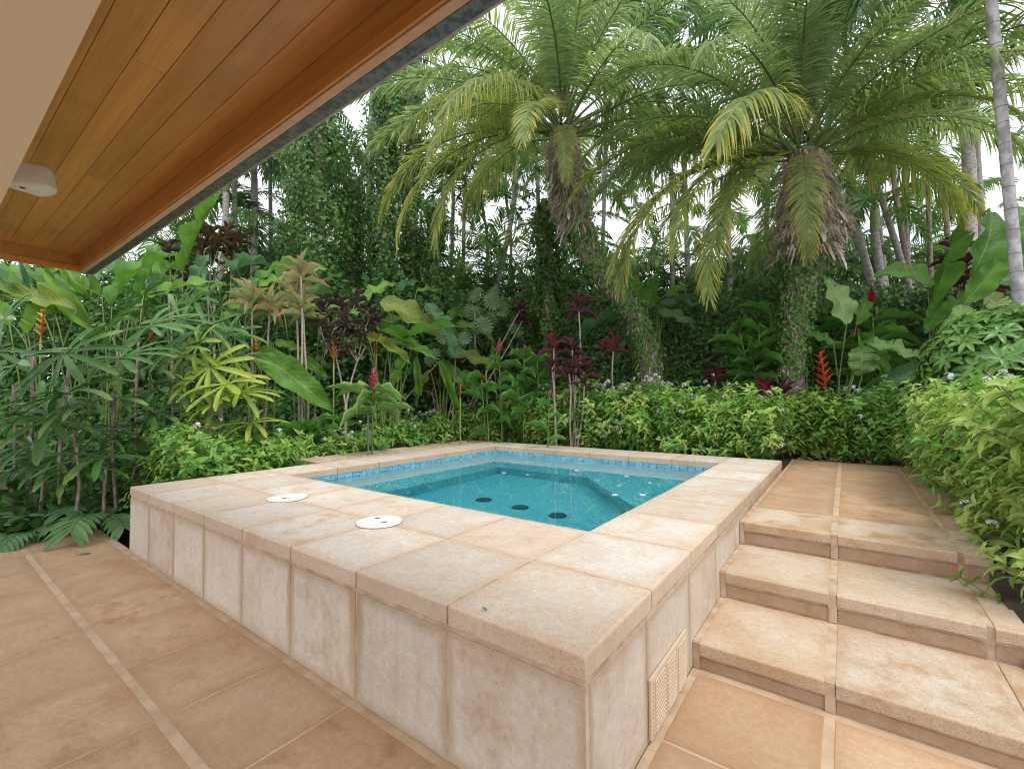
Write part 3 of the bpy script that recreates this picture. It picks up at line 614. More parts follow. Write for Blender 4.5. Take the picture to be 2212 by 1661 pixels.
# ---------------------------------------------------------------- pinnate fronds
def frond(Lr, nl, ll, lw, th0, droop, side_ang=(65, 28), vee=0.35, ldroop=0.5, petiole=0.16, mat=None, rmat=None, seed=0, twist=0.0, ragged=0.12):
    rg = np.random.default_rng(seed); g = G(); n = 22
    s = np.linspace(0, 1, n); th = th0 - droop * s ** 1.25
    y = np.concatenate([[0], np.cumsum(np.cos(th[:-1]) * Lr / (n - 1))]); z = np.concatenate([[0], np.cumsum(np.sin(th[:-1]) * Lr / (n - 1))])
    x = twist * (s ** 2) * Lr
    P = np.stack([x, y, z], 1); tube(g, P, np.interp(s, [0, 0.2, 1], [0.024, 0.016, 0.004]) * Lr / 3.0, 5, mi=1)
    ss = np.linspace(petiole, 0.995, nl)
    for sd in (-1, 1):
        sj = np.clip(ss + rg.normal(0, 0.004, nl), 0, 1)
        base = np.stack([np.interp(sj, s, P[:, i]) for i in range(3)], 1)
        tt = np.interp(sj, s, th); T = np.stack([np.zeros(nl) + 2 * twist * sj, np.cos(tt), np.sin(tt)], 1); T /= np.linalg.norm(T, axis=1)[:, None]
        Nn = np.stack([np.zeros(nl), -np.sin(tt), np.cos(tt)], 1); S = np.cross(T, Nn) * sd
        an = np.radians(np.interp((sj - petiole) / (1 - petiole), [0, 1], side_ang)) + rg.normal(0, 0.09, nl)
        ve = vee + rg.normal(0, ragged, nl)
        d = np.cos(an)[:, None] * T + np.sin(an)[:, None] * (np.cos(ve)[:, None] * S + np.sin(ve)[:, None] * Nn)
        u = (sj - petiole) / (1 - petiole); le = ll * (np.interp(u, [0, 0.12, 0.4, 0.8, 1], [0.5, 0.85, 1, 0.72, 0.34])) * rg.uniform(0.88, 1.1, nl)
        wd = T - d * np.sum(T * d, 1)[:, None]; wd /= np.linalg.norm(wd, axis=1)[:, None] + 1e-9
        fl = rg.normal(0, 0.35, nl); wd = wd * np.cos(fl)[:, None] + np.cross(d, wd) * np.sin(fl)[:, None]
        K = 5; tk = np.linspace(0, 1, K); wk = np.array([0.55, 1.0, 0.95, 0.6, 0.08]) * lw / 2
        dr = ldroop * rg.uniform(0.6, 1.4, nl)
        v = base[:, None, :] + d[:, None, :] * (le[:, None] * (tk - 0.18 * dr[:, None] * tk ** 2))[:, :, None]
        v[:, :, 2] -= (dr[:, None] * le[:, None] * 0.75 * tk[None] ** 2)
        va = v - wd[:, None, :] * wk[None, :, None]; vb = v + wd[:, None, :] * wk[None, :, None]
        vv = np.stack([va, vb], 2).reshape(-1, 3); r = rg.uniform(0, 0.35, nl)
        a = np.zeros((nl, K, 2, 3)); a[..., 0] = [-0.5, 0.5]; a[..., 1] = tk[None, :, None]; a[..., 2] = r[:, None, None]
        o = (np.arange(nl) * K * 2)[:, None]; kk = (np.arange(K - 1) * 2)[None]
        q = np.stack([o + kk, o + kk + 1, o + kk + 3, o + kk + 2], 2).reshape(-1, 4)
        g.add(vv, q, a=a.reshape(-1, 3))
    return g.mesh('frond', [mat, rmat or M_STALK])

PHX = {}
def phoenix_fronds():
    for nm, th0, dr, mats, ld, k in (('up', 82, 45, (ML_PHG, ML_PHO), 0.25, 3), ('high', 62, 78, (ML_PHG, ML_PHO), 0.45, 3), ('mid', 40, 92, (ML_PHO, ML_PHG), 0.8, 3), ('low', 16, 84, (ML_PHO, ML_PHY, ML_PHO), 1.0, 3), ('hang', -14, 58, (ML_PHY, ML_PHO), 0.6, 3)):
        PHX[nm] = [frond(3.2, 104, 0.60, 0.023, R(th0 + 4 * (i - 1)), R(dr + 8 * (i - 1)), side_ang=(78, 30), vee=0.25 if nm != 'hang' else 0.05, ldroop=ld, mat=mats[i % len(mats)], seed=hash_(nm) + i, twist=(0, 0.08, -0.08)[i]) for i in range(k)]
def hash_(s): return sum(ord(c) * (i + 3) for i, c in enumerate(s)) % 1000
phoenix_fronds()
PHX['arch'] = [frond(3.7, 116, 0.64, 0.025, R(a), R(b), side_ang=(74, 26), vee=0.3, ldroop=0.45, mat=m, seed=300 + i, twist=w_) for i, (a, b, m, w_) in enumerate(((22, 86, ML_PHY, 0.05), (12, 78, ML_PHY, -0.05), (2, 72, ML_PHY, 0.0), (30, 80, ML_PHG, 0.04)))]
def areca(i, mat, Lr=2.0, th=(68, 50, 30), dr=(75, 85, 90)):
    return frond(Lr, 40, 0.55, 0.034, R(th[i % 3]), R(dr[i % 3]), side_ang=(62, 25), vee=0.45, ldroop=0.45, petiole=0.2, mat=mat, seed=40 + i, twist=(0.05, -0.06, 0.1)[i % 3], ragged=0.1)
ARE = {m.name: [areca(i, m) for i in range(4)] for m in (ML_ARE, ML_ARD)}
ARE[ML_ARD.name] += [frond(2.3, 46, 0.6, 0.034, R(40), R(70), side_ang=(75, 30), vee=0.0, ldroop=1.3, petiole=0.2, mat=ML_ARD, seed=77, ragged=0.1)]
def set_frond(parent, me, loc, az, tilt=0.0, sc=1.0, roll=0.0):
    rot = Matrix.Rotation(az - math.pi / 2, 3, 'Z') @ Matrix.Rotation(tilt, 3, 'X') @ Matrix.Rotation(roll, 3, 'Y')
    return ob('frond', me, parent, M=place(loc, rot, sc, sc, sc))
SCR = YAW                                       # world angle of «to the right in the photograph»
# ---------------------------------------------------------------- small leaf scatter
IVT = np.array([(0, 0, 0), (0.42, 0.38, 0.05), (0, 0.36, -0.03), (-0.42, 0.38, 0.05), (0.18, 0.75, 0.0), (0, 1, -0.12), (-0.18, 0.75, 0.0)], float)
IVQ = [(0, 1, 2, 2), (0, 2, 3, 3)]; IVT4 = np.array([(0, 0, 0), (0.42, 0.42, 0.06), (0, 1, -0.1), (-0.42, 0.42, 0.06), (0, 0.45, -0.04)], float)
IVTT = [(0, 1, 4), (1, 2, 4), (4, 2, 3), (0, 4, 3)]; IVA = np.array([(0, 0, 0), (1, 0.4, 0), (0, 1, 0), (-1, 0.4, 0), (0, 0.5, 0)], float)
def leaf_cloud(g, pos, nrm, size, mi=0, hang=0.6, spread=0.7):
    """leaves at POS, blades facing NRM, tips hanging down"""
    n = len(pos); d = RNG.normal(0, spread, (n, 3)); d[:, 2] -= hang
    d -= nrm * (np.sum(d * nrm, 1) * 0.7)[:, None]
    rot = rots(d, nrm + RNG.normal(0, 0.45, (n, 3)))
    scatter(g, IVT4, None, IVA, pos, rot, size * RNG.uniform(0.6, 1.3, n), RNG.uniform(0, 1, n), mi, IVTT)
def ivy_on_path(path, rad, n, size, mat, parent, name='ivy', lumpy=0.25, thick=0.06, skip=None):
    """creeper leaves all round a trunk path (points relative to the parent)"""
    m = len(path); t = RNG.uniform(0, m - 1.001, n); i = t.astype(int); f = (t - i)[:, None]
    c = path[i] * (1 - f) + path[i + 1] * f; r = np.interp(t, np.arange(m), rad)
    a = RNG.uniform(0, 6.2832, n)
    lump = 1 + lumpy * np.sin(a * 2 + t * 2.1) * np.cos(t * 3.3 + a)
    keep = np.ones(n, bool)
    if skip: keep = np.sin(a * 3 + t * 2.6) + np.sin(t * 5.1 - a * 2) < skip
    nr = np.stack([np.cos(a), np.sin(a), RNG.normal(0, 0.25, n)], 1)
    p = c + nr * (r * lump + RNG.exponential(thick, n))[:, None]
    g = G(); leaf_cloud(g, p[keep], nr[keep], size)
    return ob(name, g.mesh(name, mat, False), parent, kind='stuff')

# ================================================================== the two big date palms
def strips_hanging(g, path, rad, n, ln, wd, flare=0.3, up=False):
    """dead leaf bases and fibre strips round a trunk"""
    m = len(path)
    for _ in range(n):
        t = rnd(0, m - 1.01); i = int(t); f = t - i; c = path[i] * (1 - f) + path[i + 1] * f; r = float(np.interp(t, range(m), rad)) * (1 + 0.13 * math.sin(t * 1.9 + 1) * math.sin(t * 0.8))
        a = rnd(0, 6.283); r *= 1 + 0.16 * math.sin(a * 3 + t * 1.3) * math.sin(a * 2 - t); o = np.array([math.cos(a), math.sin(a), 0]); l = ln * rnd(0.5, 1.4)
        d = np.array([o[0] * flare + rnd(-.3, .3), o[1] * flare + rnd(-.3, .3), 1.0 if up else -1.0]); d /= np.linalg.norm(d)
        sd_ = np.cross(d, o); p = c + o * r * rnd(0.9, 1.1); w2 = wd * rnd(0.5, 1.3)
        v = []; a_ = []; r_ = rnd(0, 1)
        for k, (tt, ww) in enumerate(((0, 1), (0.5, 0.75), (1, 0.2))):
            q = p + d * l * tt + o * (flare * 0.4 * l * tt * tt)
            v += [q - sd_ * w2 * ww / 2, q + o * 0.006, q + sd_ * w2 * ww / 2]; a_ += [(-1, tt, r_), (0, tt, r_), (1, tt, r_)]
        g.add(v, [(0, 1, 4, 3), (1, 2, 5, 4), (3, 4, 7, 6), (4, 5, 8, 7)], a=a_)
def date_palm(base, pts, rads, label, skirt, counts, hero, seed, ivy_n, crown_r):
    random.seed(seed)
    t = thing('date_palm', base, label, 'palm', 'large date palms behind the hot tub')
    b = np.array(t.location); path = spline(np.array(pts) - b, 40); rad = np.interp(np.linspace(0, 1, 40), np.linspace(0, 1, len(rads)), rads)
    rad = rad * (1 + 0.06 * np.sin(np.arange(40) * 2.1))
    g = G(); tube(g, path, rad, 14); ob('trunk', g.mesh('trunk', M_BARK), t)
    k0, k1 = skirt; sp = path[k0:k1]; sr = rad[k0:k1]
    g = G(); strips_hanging(g, sp, sr * 1.02, 600, 0.2, 0.03, 0.25); strips_hanging(g, sp, sr * 1.05, 2600, 0.14, 0.008, 0.35); strips_hanging(g, sp[:len(sp) // 2], sr[:len(sp) // 2] * 1.08, 1000, 0.11, 0.007, 0.7); ob('fibre_skirt', g.mesh('fibre_skirt', ML_FIB, False), t, kind='stuff')
    for _ in range(44):      # bases of fallen leaves, each a part
        u = rnd(k0 + 1, k1 - 3); i_ = int(u); a_ = rnd(0, 6.283); o = np.array([math.cos(a_), math.sin(a_), 0]); s = rnd(.7, 1.35)
        ob('dead_leaf_base', random.choice(STUB), t, M=place(path[i_] + o * rad[i_] * 1.02, frame(Vector((o[0] * .3 + rnd(-.15, .15), o[1] * .3 + rnd(-.15, .15), -1)), Vector(o)), s, s, s))
    g = G(); strips_hanging(g, path[:k0 + 1], rad[:k0 + 1], 320, 0.12, 0.02, 0.15); ob('bark_fibre', g.mesh('bark_fibre', ML_FIB, False), t, kind='stuff')
    ivy_on_path(path[5:k0 + 2], rad[5:k0 + 2] * 1.05, int(ivy_n * 1.7), 0.052, ML_IVYL, t, 'creeper', 0.12, 0.03, skip=0.8)
    ivy_on_path(path[k0:k1 - 6], rad[k0:k1 - 6] * 1.12, ivy_n // 2, 0.06, ML_IVYL, t, 'creeper', 0.15, 0.05, skip=-0.3)
    for _ in range(7):    # bare vine stems
        a0 = rnd(0, 6.28); tw = rnd(-2, 2); pp = [path[i] + np.array([math.cos(a0 + tw * i / 20), math.sin(a0 + tw * i / 20), 0]) * (rad[i] + 0.012) for i in range(0, k0, 2)]
        g = G(); tube(g, np.array(pp), 0.008, 4); ob('vine_stem', g.mesh('vine_stem', M_BARKG), t)
    top = path[-1]; ga = 2.39996; i = 0
    for kind, cnt, h, rr in (('up', counts[0], 0.30, 0.05), ('high', counts[1], 0.20, 0.10), ('mid', counts[2], 0.08, 0.16), ('low', counts[3], -0.06, 0.2), ('hang', counts[4], -0.2, 0.24)):
        for _ in range(cnt):
            az = i * ga + rnd(-.2, .2); i += 1
            loc = top + np.array([math.cos(az) * rr * crown_r, math.sin(az) * rr * crown_r, h])
            set_frond(t, random.choice(PHX[kind]), loc, az, rnd(-.12, .12), rnd(0.86, 1.08), rnd(-.25, .25))
    for (ph, kind, vi, tilt, sc) in hero:
        az = SCR + R(ph); loc = top + np.array([math.cos(az) * 0.25, math.sin(az) * 0.25, -0.05])
        set_frond(t, PHX[kind][vi], loc, az, tilt, sc)
    return t
ML_FIB = leaf_mat('palm_fibre', (0.52, 0.375, 0.30), (0.76, 0.64, 0.56), rough=0.9, trans=0.15)
ML_STUB = leaf_mat('dead_leaf_base', (0.46, 0.36, 0.31), (0.64, 0.56, 0.51), rough=0.85, trans=0.0)
STUB = [strip(.34, .065, 5, blunt, droop=-d_, fold=.5, seed=i).mesh('dead_leaf_base', ML_STUB) for i, d_ in enumerate((.2, .5, -.1, .8))]
p8 = lambda x, y, d: at(x, y, d)
gl = ground(1408, 8.0)
date_palm(gl, [gl - (0, 0, 0.1), p8(1405, 790, 8.0), p8(1375, 690, 7.95), p8(1318, 610, 7.95), p8(1265, 530, 8.0), p8(1232, 440, 8.0), p8(1222, 360, 8.0), p8(1215, 285, 8.0)],
          [0.17, 0.17, 0.17, 0.19, 0.2, 0.235, 0.25, 0.2], 'date palm with the kinked ivy covered trunk, left one of the big pair', (24, 39), (11, 13, 12, 6, 0),
          [(184, 'arch', 0, -0.22, 0.98), (198, 'arch', 1, -0.35, 1.0), (210, 'arch', 2, -0.35, 0.92), (190, 'arch', 3, 0.15, 1.0), (222, 'arch', 0, -0.25, 0.8), (266, 'arch', 2, -0.55, 0.45), (250, 'arch', 2, -0.1, 0.7), (345, 'arch', 1, 0.0, 0.85), (352, 'arch', 3, 0.1, 0.95), (172, 'arch', 3, 0.1, 1.0), (20, 'mid', 0, 0, 1.1)], 11, 3600, 1.0)
gr_ = ground(1712, 7.0)
date_palm(gr_, [gr_ - (0, 0, 0.1), p8(1714, 800, 7.0), p8(1722, 700, 7.0), p8(1735, 610, 7.0), p8(1740, 540, 7.0), p8(1750, 470, 7.0), p8(1742, 400, 7.0), p8(1733, 330, 7.0)],
          [0.16, 0.16, 0.18, 0.24, 0.38, 0.39, 0.28, 0.2], 'date palm with upright trunk and bulky dead fibre skirt, right one of the big pair', (21, 39), (11, 13, 12, 5, 0),
          [(239, 'arch', 2, -0.74, 0.56), (194, 'arch', 0, -0.42, 1.05), (206, 'arch', 2, -0.42, 0.88), (184, 'arch', 3, -0.25, 1.0), (188, 'arch', 2, -0.1, 1.0), (199, 'arch', 1, -0.3, 0.85), (188, 'arch', 3, 0.0, 0.95), (348, 'arch', 0, -0.30, 0.68), (338, 'arch', 1, -0.3, 0.62), (325, 'low', 2, 0.0, 0.8), (182, 'arch', 1, 0.15, 1.0), (2, 'arch', 3, 0.05, 0.95), (200, 'arch', 3, 0.25, 0.9), (300, 'arch', 1, 0.1, 0.6)], 12, 3000, 1.0)

# ================================================================== thin palms behind
def thin_palm(px0, py0, px1, py1, dep, rad, label, mat=ML_ARE, nf=11, sc=1.0, bark=M_BARKG, base=True, shaft=True):
    """trunk seen through (px0, py0) low and (px1, py1) at the crown"""
    lo = at(px0, py0, dep); hi = at(px1, py1, dep)
    d = (hi - lo) / max(0.5, hi[2] - lo[2]); zg = gz(lo[0], lo[1]); bs = lo + d * (zg - 0.1 - lo[2])
    t = thing('slender_palm', bs, label, 'palm', 'slender palms behind the garden')
    b = np.array(t.location); L_ = np.linalg.norm(hi - bs); bow = np.cross(hi - bs, FW); bow = bow / np.linalg.norm(bow) * rnd(-.06, .06) * L_ * 0.4
    pts = [bs - b, (lo * 0.5 + bs * 0.5) - b + bow * 0.5, (hi + lo) / 2 - b + bow, hi - b]
    n = 40; path = spline(pts, n); rr = np.linspace(rad * 1.15, rad * 0.9, n) * (1 + 0.07 * (np.arange(n) % 4 == 0))
    g = G(); tube(g, path, rr, 9); ob('trunk', g.mesh('trunk', bark), t)
    top = path[-1]; dd = path[-1] - path[-3]; dd /= np.linalg.norm(dd)
    if shaft:
        g = G(); tube(g, np.array([top, top + dd * 0.35, top + dd * 0.7]), [rad * 1.15, rad * 1.1, rad * 0.5], 8); ob('crown_shaft', g.mesh('crown_shaft', M_STALK), t)
    a0 = rnd(0, 6.28)
    for i in range(nf):
        az = a0 + i * 2.39996 + rnd(-.2, .2); u = i / nf
        set_frond(t, random.choice(ARE[mat.name]), top + dd * (0.6 - 0.3 * u), az, rnd(-.1, .1) - 0.75 * u + 0.35, sc * rnd(0.85, 1.15), rnd(-.3, .3))
    return t
random.seed(3)
TP = [  # px0 py0 px1 py1 depth radius dark fronds scale label
    (466, 610, 488, 415, 10.5, 0.07, 0, 9, 1.0, 'slender grey palm trunk rising past the bronze croton, closest to the gutter end'),
    (505, 600, 508, 385, 12.0, 0.07, 1, 10, 1.1, 'slender dark palm trunk just right of the one by the bronze croton'),
    (545, 600, 548, 340, 12.5, 0.09, 1, 11, 1.2, 'slender palm with a thicker pale green trunk left of the ivy columns'),
    (590, 600, 585, 300, 14.0, 0.06, 1, 11, 1.2, 'slender palm lost in leaves above the pink ti plants'),
    (400, 600, 425, 480, 11.5, 0.06, 1, 9, 1.0, 'short slender palm behind the upright banana leaf by the gutter'),
    (630, 600, 640, 400, 13.0, 0.06, 1, 10, 1.1, 'slender palm with low dark fronds left of the bushy ivy column'),
    (770, 600, 775, 430, 13.5, 0.06, 1, 10, 1.1, 'slender palm seen between the two tallest ivy columns'),
    (815, 600, 820, 60, 13.0, 0.10, 0, 9, 1.3, 'tall palm with a bare green crown shaft above the ivy columns, by the gutter'),
    (925, 610, 930, 470, 13.5, 0.05, 0, 9, 0.9, 'slender palm between the ivy columns and the kinked date palm, left one'),
    (1002, 600, 1004, 430, 12.5, 0.05, 0, 9, 1.0, 'straight slender palm against the white sky under the kinked date palm fronds'),
    (1042, 610, 1046, 470, 13.5, 0.045, 0, 9, 0.9, 'thin dark stemmed palm next to the slanting trunk left of the kinked date palm'),
    (1068, 600, 1112, 400, 12.0, 0.07, 0, 10, 1.1, 'palm trunk slanting right against white sky left of the kinked date palm'),
    (1098, 610, 1095, 440, 14.0, 0.045, 1, 9, 1.0, 'thin palm crossing behind the slanting trunk left of the kinked date palm'),
    (1150, 610, 1148, 250, 13.0, 0.06, 1, 11, 1.2, 'slender palm hidden behind the crown of the kinked date palm'),
    (1440, 600, 1436, 250, 11.5, 0.06, 1, 12, 1.2, 'dark slender palm midway between the two date palms, left of the pair'),
    (1485, 600, 1470, 150, 12.5, 0.07, 1, 12, 1.3, 'taller slender palm between the two date palms with fronds up to the picture top'),
    (1588, 600, 1586, 330, 11.0, 0.06, 0, 10, 1.0, 'dark slender trunk just left of the fibre skirted date palm'),
    (1640, 600, 1650, 120, 13.0, 0.07, 1, 12, 1.3, 'tall slender palm directly behind the fibre skirted date palm'),
    (1880, 560, 1838, 400, 9.5, 0.075, 0, 9, 0.95, 'grey palm trunk slanting left, first right of the fibre skirted date palm'),
    (1895, 570, 1862, 330, 10.5, 0.06, 0, 10, 1.0, 'olive palm trunk beside the grey slanting one right of the skirted date palm'),
    (1898, 560, 1890, 500, 9.2, 0.075, 0, 9, 0.85, 'short palm with an olive crown shaft and stiff low fronds above the ivy wall'),
    (1952, 580, 1895, 400, 9.5, 0.06, 0, 8, 0.9, 'brown ringed palm trunk slanting left over the white gap, left of a pair'),
    (1966, 580, 1930, 380, 9.7, 0.055, 0, 8, 0.9, 'brown ringed palm trunk slanting left over the white gap, right of a pair'),
    (2012, 580, 2004, 330, 10.5, 0.05, 0, 9, 1.0, 'thin upright palm left of the maroon plant on the ivy wall'),
    (2042, 580, 2028, 360, 10.0, 0.05, 0, 9, 1.0, 'thin brown palm standing right behind the maroon plant'),
    (2100, 520, 2046, -60, 10.5, 0.10, 1, 12, 1.25, 'tall grey palm leaning left behind the white ringed trunk'),
    (2085, 540, 2082, 250, 9.0, 0.11, 1, 10, 1.1, 'stout dark palm trunk between the maroon plant and the white ringed trunk'),
    (1760, 560, 1775, 60, 12.0, 0.06, 1, 12, 1.3, 'tall palm whose fronds fill the sky above the skirted date palm'),
    (1960, 560, 1950, 120, 11.5, 0.07, 1, 12, 1.25, 'tall palm with hanging leaflets right of the skirted date palm crown'),
    (1290, 600, 1300, 60, 13.5, 0.06, 1, 12, 1.3, 'tall palm showing over the crown of the kinked date palm'),
    (960, 600, 965, 180, 14.5, 0.06, 1, 12, 1.3, 'tall palm behind the left fronds of the kinked date palm'),
]
for (x0, y0, x1, y1, dep, rad, dk, nf, sc, lab) in TP:
    thin_palm(x0, y0, x1, y1, dep, rad, lab, ML_ARD if dk else ML_ARE, nf, sc, M_BARKG if rad > 0.055 else M_BARK)
# white ringed palm at the right edge
def white_palm():
    lo = at(2205, 690, 5.0); hi = at(2147, 60, 5.0); d = (hi - lo) / (hi[2] - lo[2]); bs = lo + d * (0.3 - lo[2]); tp = lo + d * (6.3 - lo[2])
    t = thing('ringed_palm', bs, 'palm with a pale white ringed trunk leaning left beside the schefflera bush', 'palm')
    b = np.array(bs); n = 90; path = np.array([bs - b + (tp - bs) * s for s in np.linspace(0, 1, n)]); rr = 0.057 - 0.008 * np.linspace(0, 1, n)
    g = G(); tube(g, path, rr, 14); ob('trunk', g.mesh('trunk', M_RING), t)
    ring = None
    for k in range(26):
        s = (k + rnd(-.15, .15)) / 26 + 0.01; c = (tp - bs) * s; r_ = 0.057 - 0.008 * s
        g = G(); th = np.linspace(0, 6.2832, 15); tl = rnd(-.012, .012); tube(g, np.stack([c[0] + np.cos(th) * r_ * 1.01, c[1] + np.sin(th) * r_ * 1.01, c[2] + tl * np.cos(th + k)], 1), 0.004, 4, cap=False)
        ob('leaf_scar', g.mesh('leaf_scar', M_BARK), t)
    dd = (tp - bs) / np.linalg.norm(tp - bs)
    for i in range(12):
        az = i * 2.4 + 0.4; set_frond(t, random.choice(ARE[ML_ARD.name][1:]), path[-1] + dd * 0.2, az, rnd(-.35, .1), rnd(1.1, 1.35), rnd(-.3, .3))
M_RING = plain_mat('pale_palm_bark', (0.28, 0.27, 0.28), (0.50, 0.48, 0.50), 14, 0.8, stretch=(1, 1, 0.6), bump=0.4)
white_palm()

# ================================================================== ivy columns and ivy wall
def ivy_column(px, pyt, dep, r, label, n, crown=1.0, top_bulge=0.0, size=0.08):
    bs = ground(px, dep); tp = at(px + rnd(-8, 8), pyt, dep)
    t = thing('ivy_column', bs, label, 'ivy clad tree', 'ivy clad tree trunks at the back'); b = np.array(bs)
    path = spline([bs - b, (bs + tp) / 2 - b + np.array([rnd(-.1, .1), rnd(-.1, .1), 0]), tp - b], 30)
    g = G(); tube(g, path, np.linspace(0.16, 0.1, 30), 9); ob('trunk', g.mesh('trunk', M_BARK), t)
    s = np.linspace(0, 1, 30); rad = r * (0.55 + 0.45 * np.sin(s * 9 + px) ** 2) * np.interp(s, [0, 0.9, 1], [0.8, 1, 0.5])
    rad = rad * (1 + top_bulge * np.exp(-((s - 0.78) / 0.16) ** 2))
    g = G(); m = n
    tt = RNG.uniform(0, 1, m); c = np.stack([np.interp(tt, s, path[:, i]) for i in range(3)], 1); a = RNG.uniform(0, 6.2832, m); rr = np.interp(tt, s, rad) * (1 + 0.6 * np.sin(a * 3 + tt * 11) * np.sin(tt * 23 + a))
    nr = np.stack([np.cos(a), np.sin(a), RNG.normal(0.1, 0.3, m)], 1); p = c + nr * (rr * RNG.uniform(0.35, 1.12, m) ** 0.6)[:, None]
    leaf_cloud(g, p, nr, size, hang=0.3); ob('ivy', g.mesh('ivy', ML_IVY, False), t, kind='stuff')
    for k in range(26):   # loose trailing shoots
        i = random.randrange(6, 29); a_ = rnd(0, 6.28); o = np.array([math.cos(a_), math.sin(a_), 0]); q0 = path[i] + o * rad[i] * 0.8; l = rnd(0.3, 0.8)
        pts = np.array([q0, q0 + o * l * 0.5 + (0, 0, l * 0.25), q0 + o * l * 0.9 + (0, 0, l * 0.1)]); pts = spline(pts, 8); g = G(); tube(g, pts, 0.005, 4)
        lp = np.repeat(pts, 3, 0) + RNG.normal(0, 0.03, (24, 3)); leaf_cloud(g, lp, RNG.normal(0, 1, (24, 3)) + (0, 0, 0.6), size * 0.9, 1); ob('shoot', g.mesh('shoot', [M_BARK, ML_IVY], False), t)
for a in ((700, 262, 9.6, 0.42, 'bushy ivy covered trunk nearest the gutter, with a broad leafy top', 15000, 1.0, 1.3), (832, 190, 9.8, 0.36, 'tall ivy covered trunk just right of the bushy ivy top', 14000, 1.0, 0.5), (886, 120, 10.6, 0.34, 'tallest ivy covered trunk, reaching up beside the gutter edge', 12000, 1.0, 0.3),
          (945, 440, 10.2, 0.28, 'shorter ivy covered trunk left of the white gap', 8000, 1.0, 0.2), (760, 400, 10.4, 0.30, 'slim ivy covered trunk between the two tall ivy columns', 8000, 1.0, 0.3), (1182, 440, 9.8, 0.30, 'ivy covered trunk right beside the kinked date palm', 8000, 1.0, 0.2), (640, 330, 11.0, 0.3, 'ivy covered trunk behind the bushy ivy top, toward the gutter', 9000, 1.0, 0.8)):
    ivy_column(*a)
def ivy_wall():
    A = at(955, 861, 11.5)[:2]; B = at(2330, 861, 6.9)[:2]; d = (B - A); L_ = np.linalg.norm(d); d = d / L_; nrm = np.array([d[1], -d[0]])
    t = thing('garden_wall', (A[0], A[1], 0.2), 'dark stone garden wall overgrown with ivy behind the date palms', 'wall'); b = np.array([A[0], A[1], 0.2])
    def P(s, off, z): q = A + d * s * L_ + nrm * off; return np.array([q[0], q[1], z]) - b
    top = lambda s: 3.75 - 0.75 * s + 0.12 * math.sin(s * 23) + 0.1 * math.sin(s * 51)
    g = G(); v = []
    for off in (0.0, -0.35):
        for z in (0, 1): v += [P(s, off, 0.1 if z == 0 else top(s) - 0.35) for s in (0, 1)]
    g.add(v, [(0, 1, 3, 2), (4, 6, 7, 5), (2, 3, 7, 6), (0, 2, 6, 4), (1, 5, 7, 3)]); ob('wall_core', g.mesh('wall_core', M_WSTONE, False), t)
    n = 26000; s = RNG.uniform(0, 1, n); tz = np.array([top(x) for x in s]); h = RNG.uniform(0, 1, n) ** 0.8
    bul = 0.10 + 0.16 * (np.sin(s * 37 + h * 5) * np.sin(h * 9 + s * 21) + 0.6) + 0.25 * h ** 3
    thin = (h < 0.42) & (np.sin(s * 31) + np.sin(s * 13 + 1) + np.sin(h * 11 + s * 17) > 0.4)
    keep = ~thin | (RNG.uniform(0, 1, n) < 0.22)
    pts = np.stack([A[0] + d[0] * s * L_ + nrm[0] * bul, A[1] + d[1] * s * L_ + nrm[1] * bul, 0.3 + h * (tz - 0.3)], 1) - b + RNG.normal(0, 0.04, (n, 3))
    nr = np.tile(np.array([nrm[0], nrm[1], 0.35]), (n, 1)) + RNG.normal(0, 0.3, (n, 3))
    g = G(); leaf_cloud(g, pts[keep], nr[keep], 0.085, hang=0.5)
    n2 = 5000; s = RNG.uniform(0, 1, n2); tz = np.array([top(x) for x in s]); pts = np.stack([A[0] + d[0] * s * L_ - nrm[0] * RNG.uniform(-0.25, 0.6, n2), A[1] + d[1] * s * L_ - nrm[1] * RNG.uniform(-0.25, 0.6, n2), tz + RNG.normal(-0.05, 0.14, n2)], 1) - b
    leaf_cloud(g, pts, RNG.normal(0, 0.4, (n2, 3)) + (nrm[0] * .4, nrm[1] * .4, 0.8), 0.085, hang=0.2)
    ob('ivy', g.mesh('ivy', ML_IVY, False), t, kind='stuff')
M_WSTONE = plain_mat('mossy_stone', (0.05, 0.05, 0.045), (0.16, 0.14, 0.12), 5, 0.9, bump=0.7)
ivy_wall()
# ================================================================== lower plants
def fan_mesh(mat, seed):
    rg = random.Random(seed); g = G(); nb = rg.choice((8, 9, 10, 11))
    for k in range(nb):
        a = R(-135 + 270 * (k + rg.uniform(-.15, .15)) / (nb - 1)); l = rg.uniform(0.42, 0.56) * (0.8 if abs(a) > 1.9 else 1)
        b = strip(l, rg.uniform(0.05, 0.078), 7, blunt, droop=rg.uniform(0.25, 1.15), up0=rg.uniform(-.05, .3), fold=0.35, seed=k)
        v = np.concatenate(b.v); v = v + (0, 0.012, 0); c, s = math.cos(a), math.sin(a); v = v @ np.array([(c, -s, 0), (s, c, 0), (0, 0, 1)]); aa = np.concatenate(b.a); aa[:, 2] = rg.uniform(0, 0.3)
        g.add(v, np.concatenate(b.q), a=aa)
    return g.mesh('fan_leaf', mat)
FAN = {m.name: [fan_mesh(m, 10 * i + 1) for i in range(6)] for m in (ML_RHA, ML_RHY)}
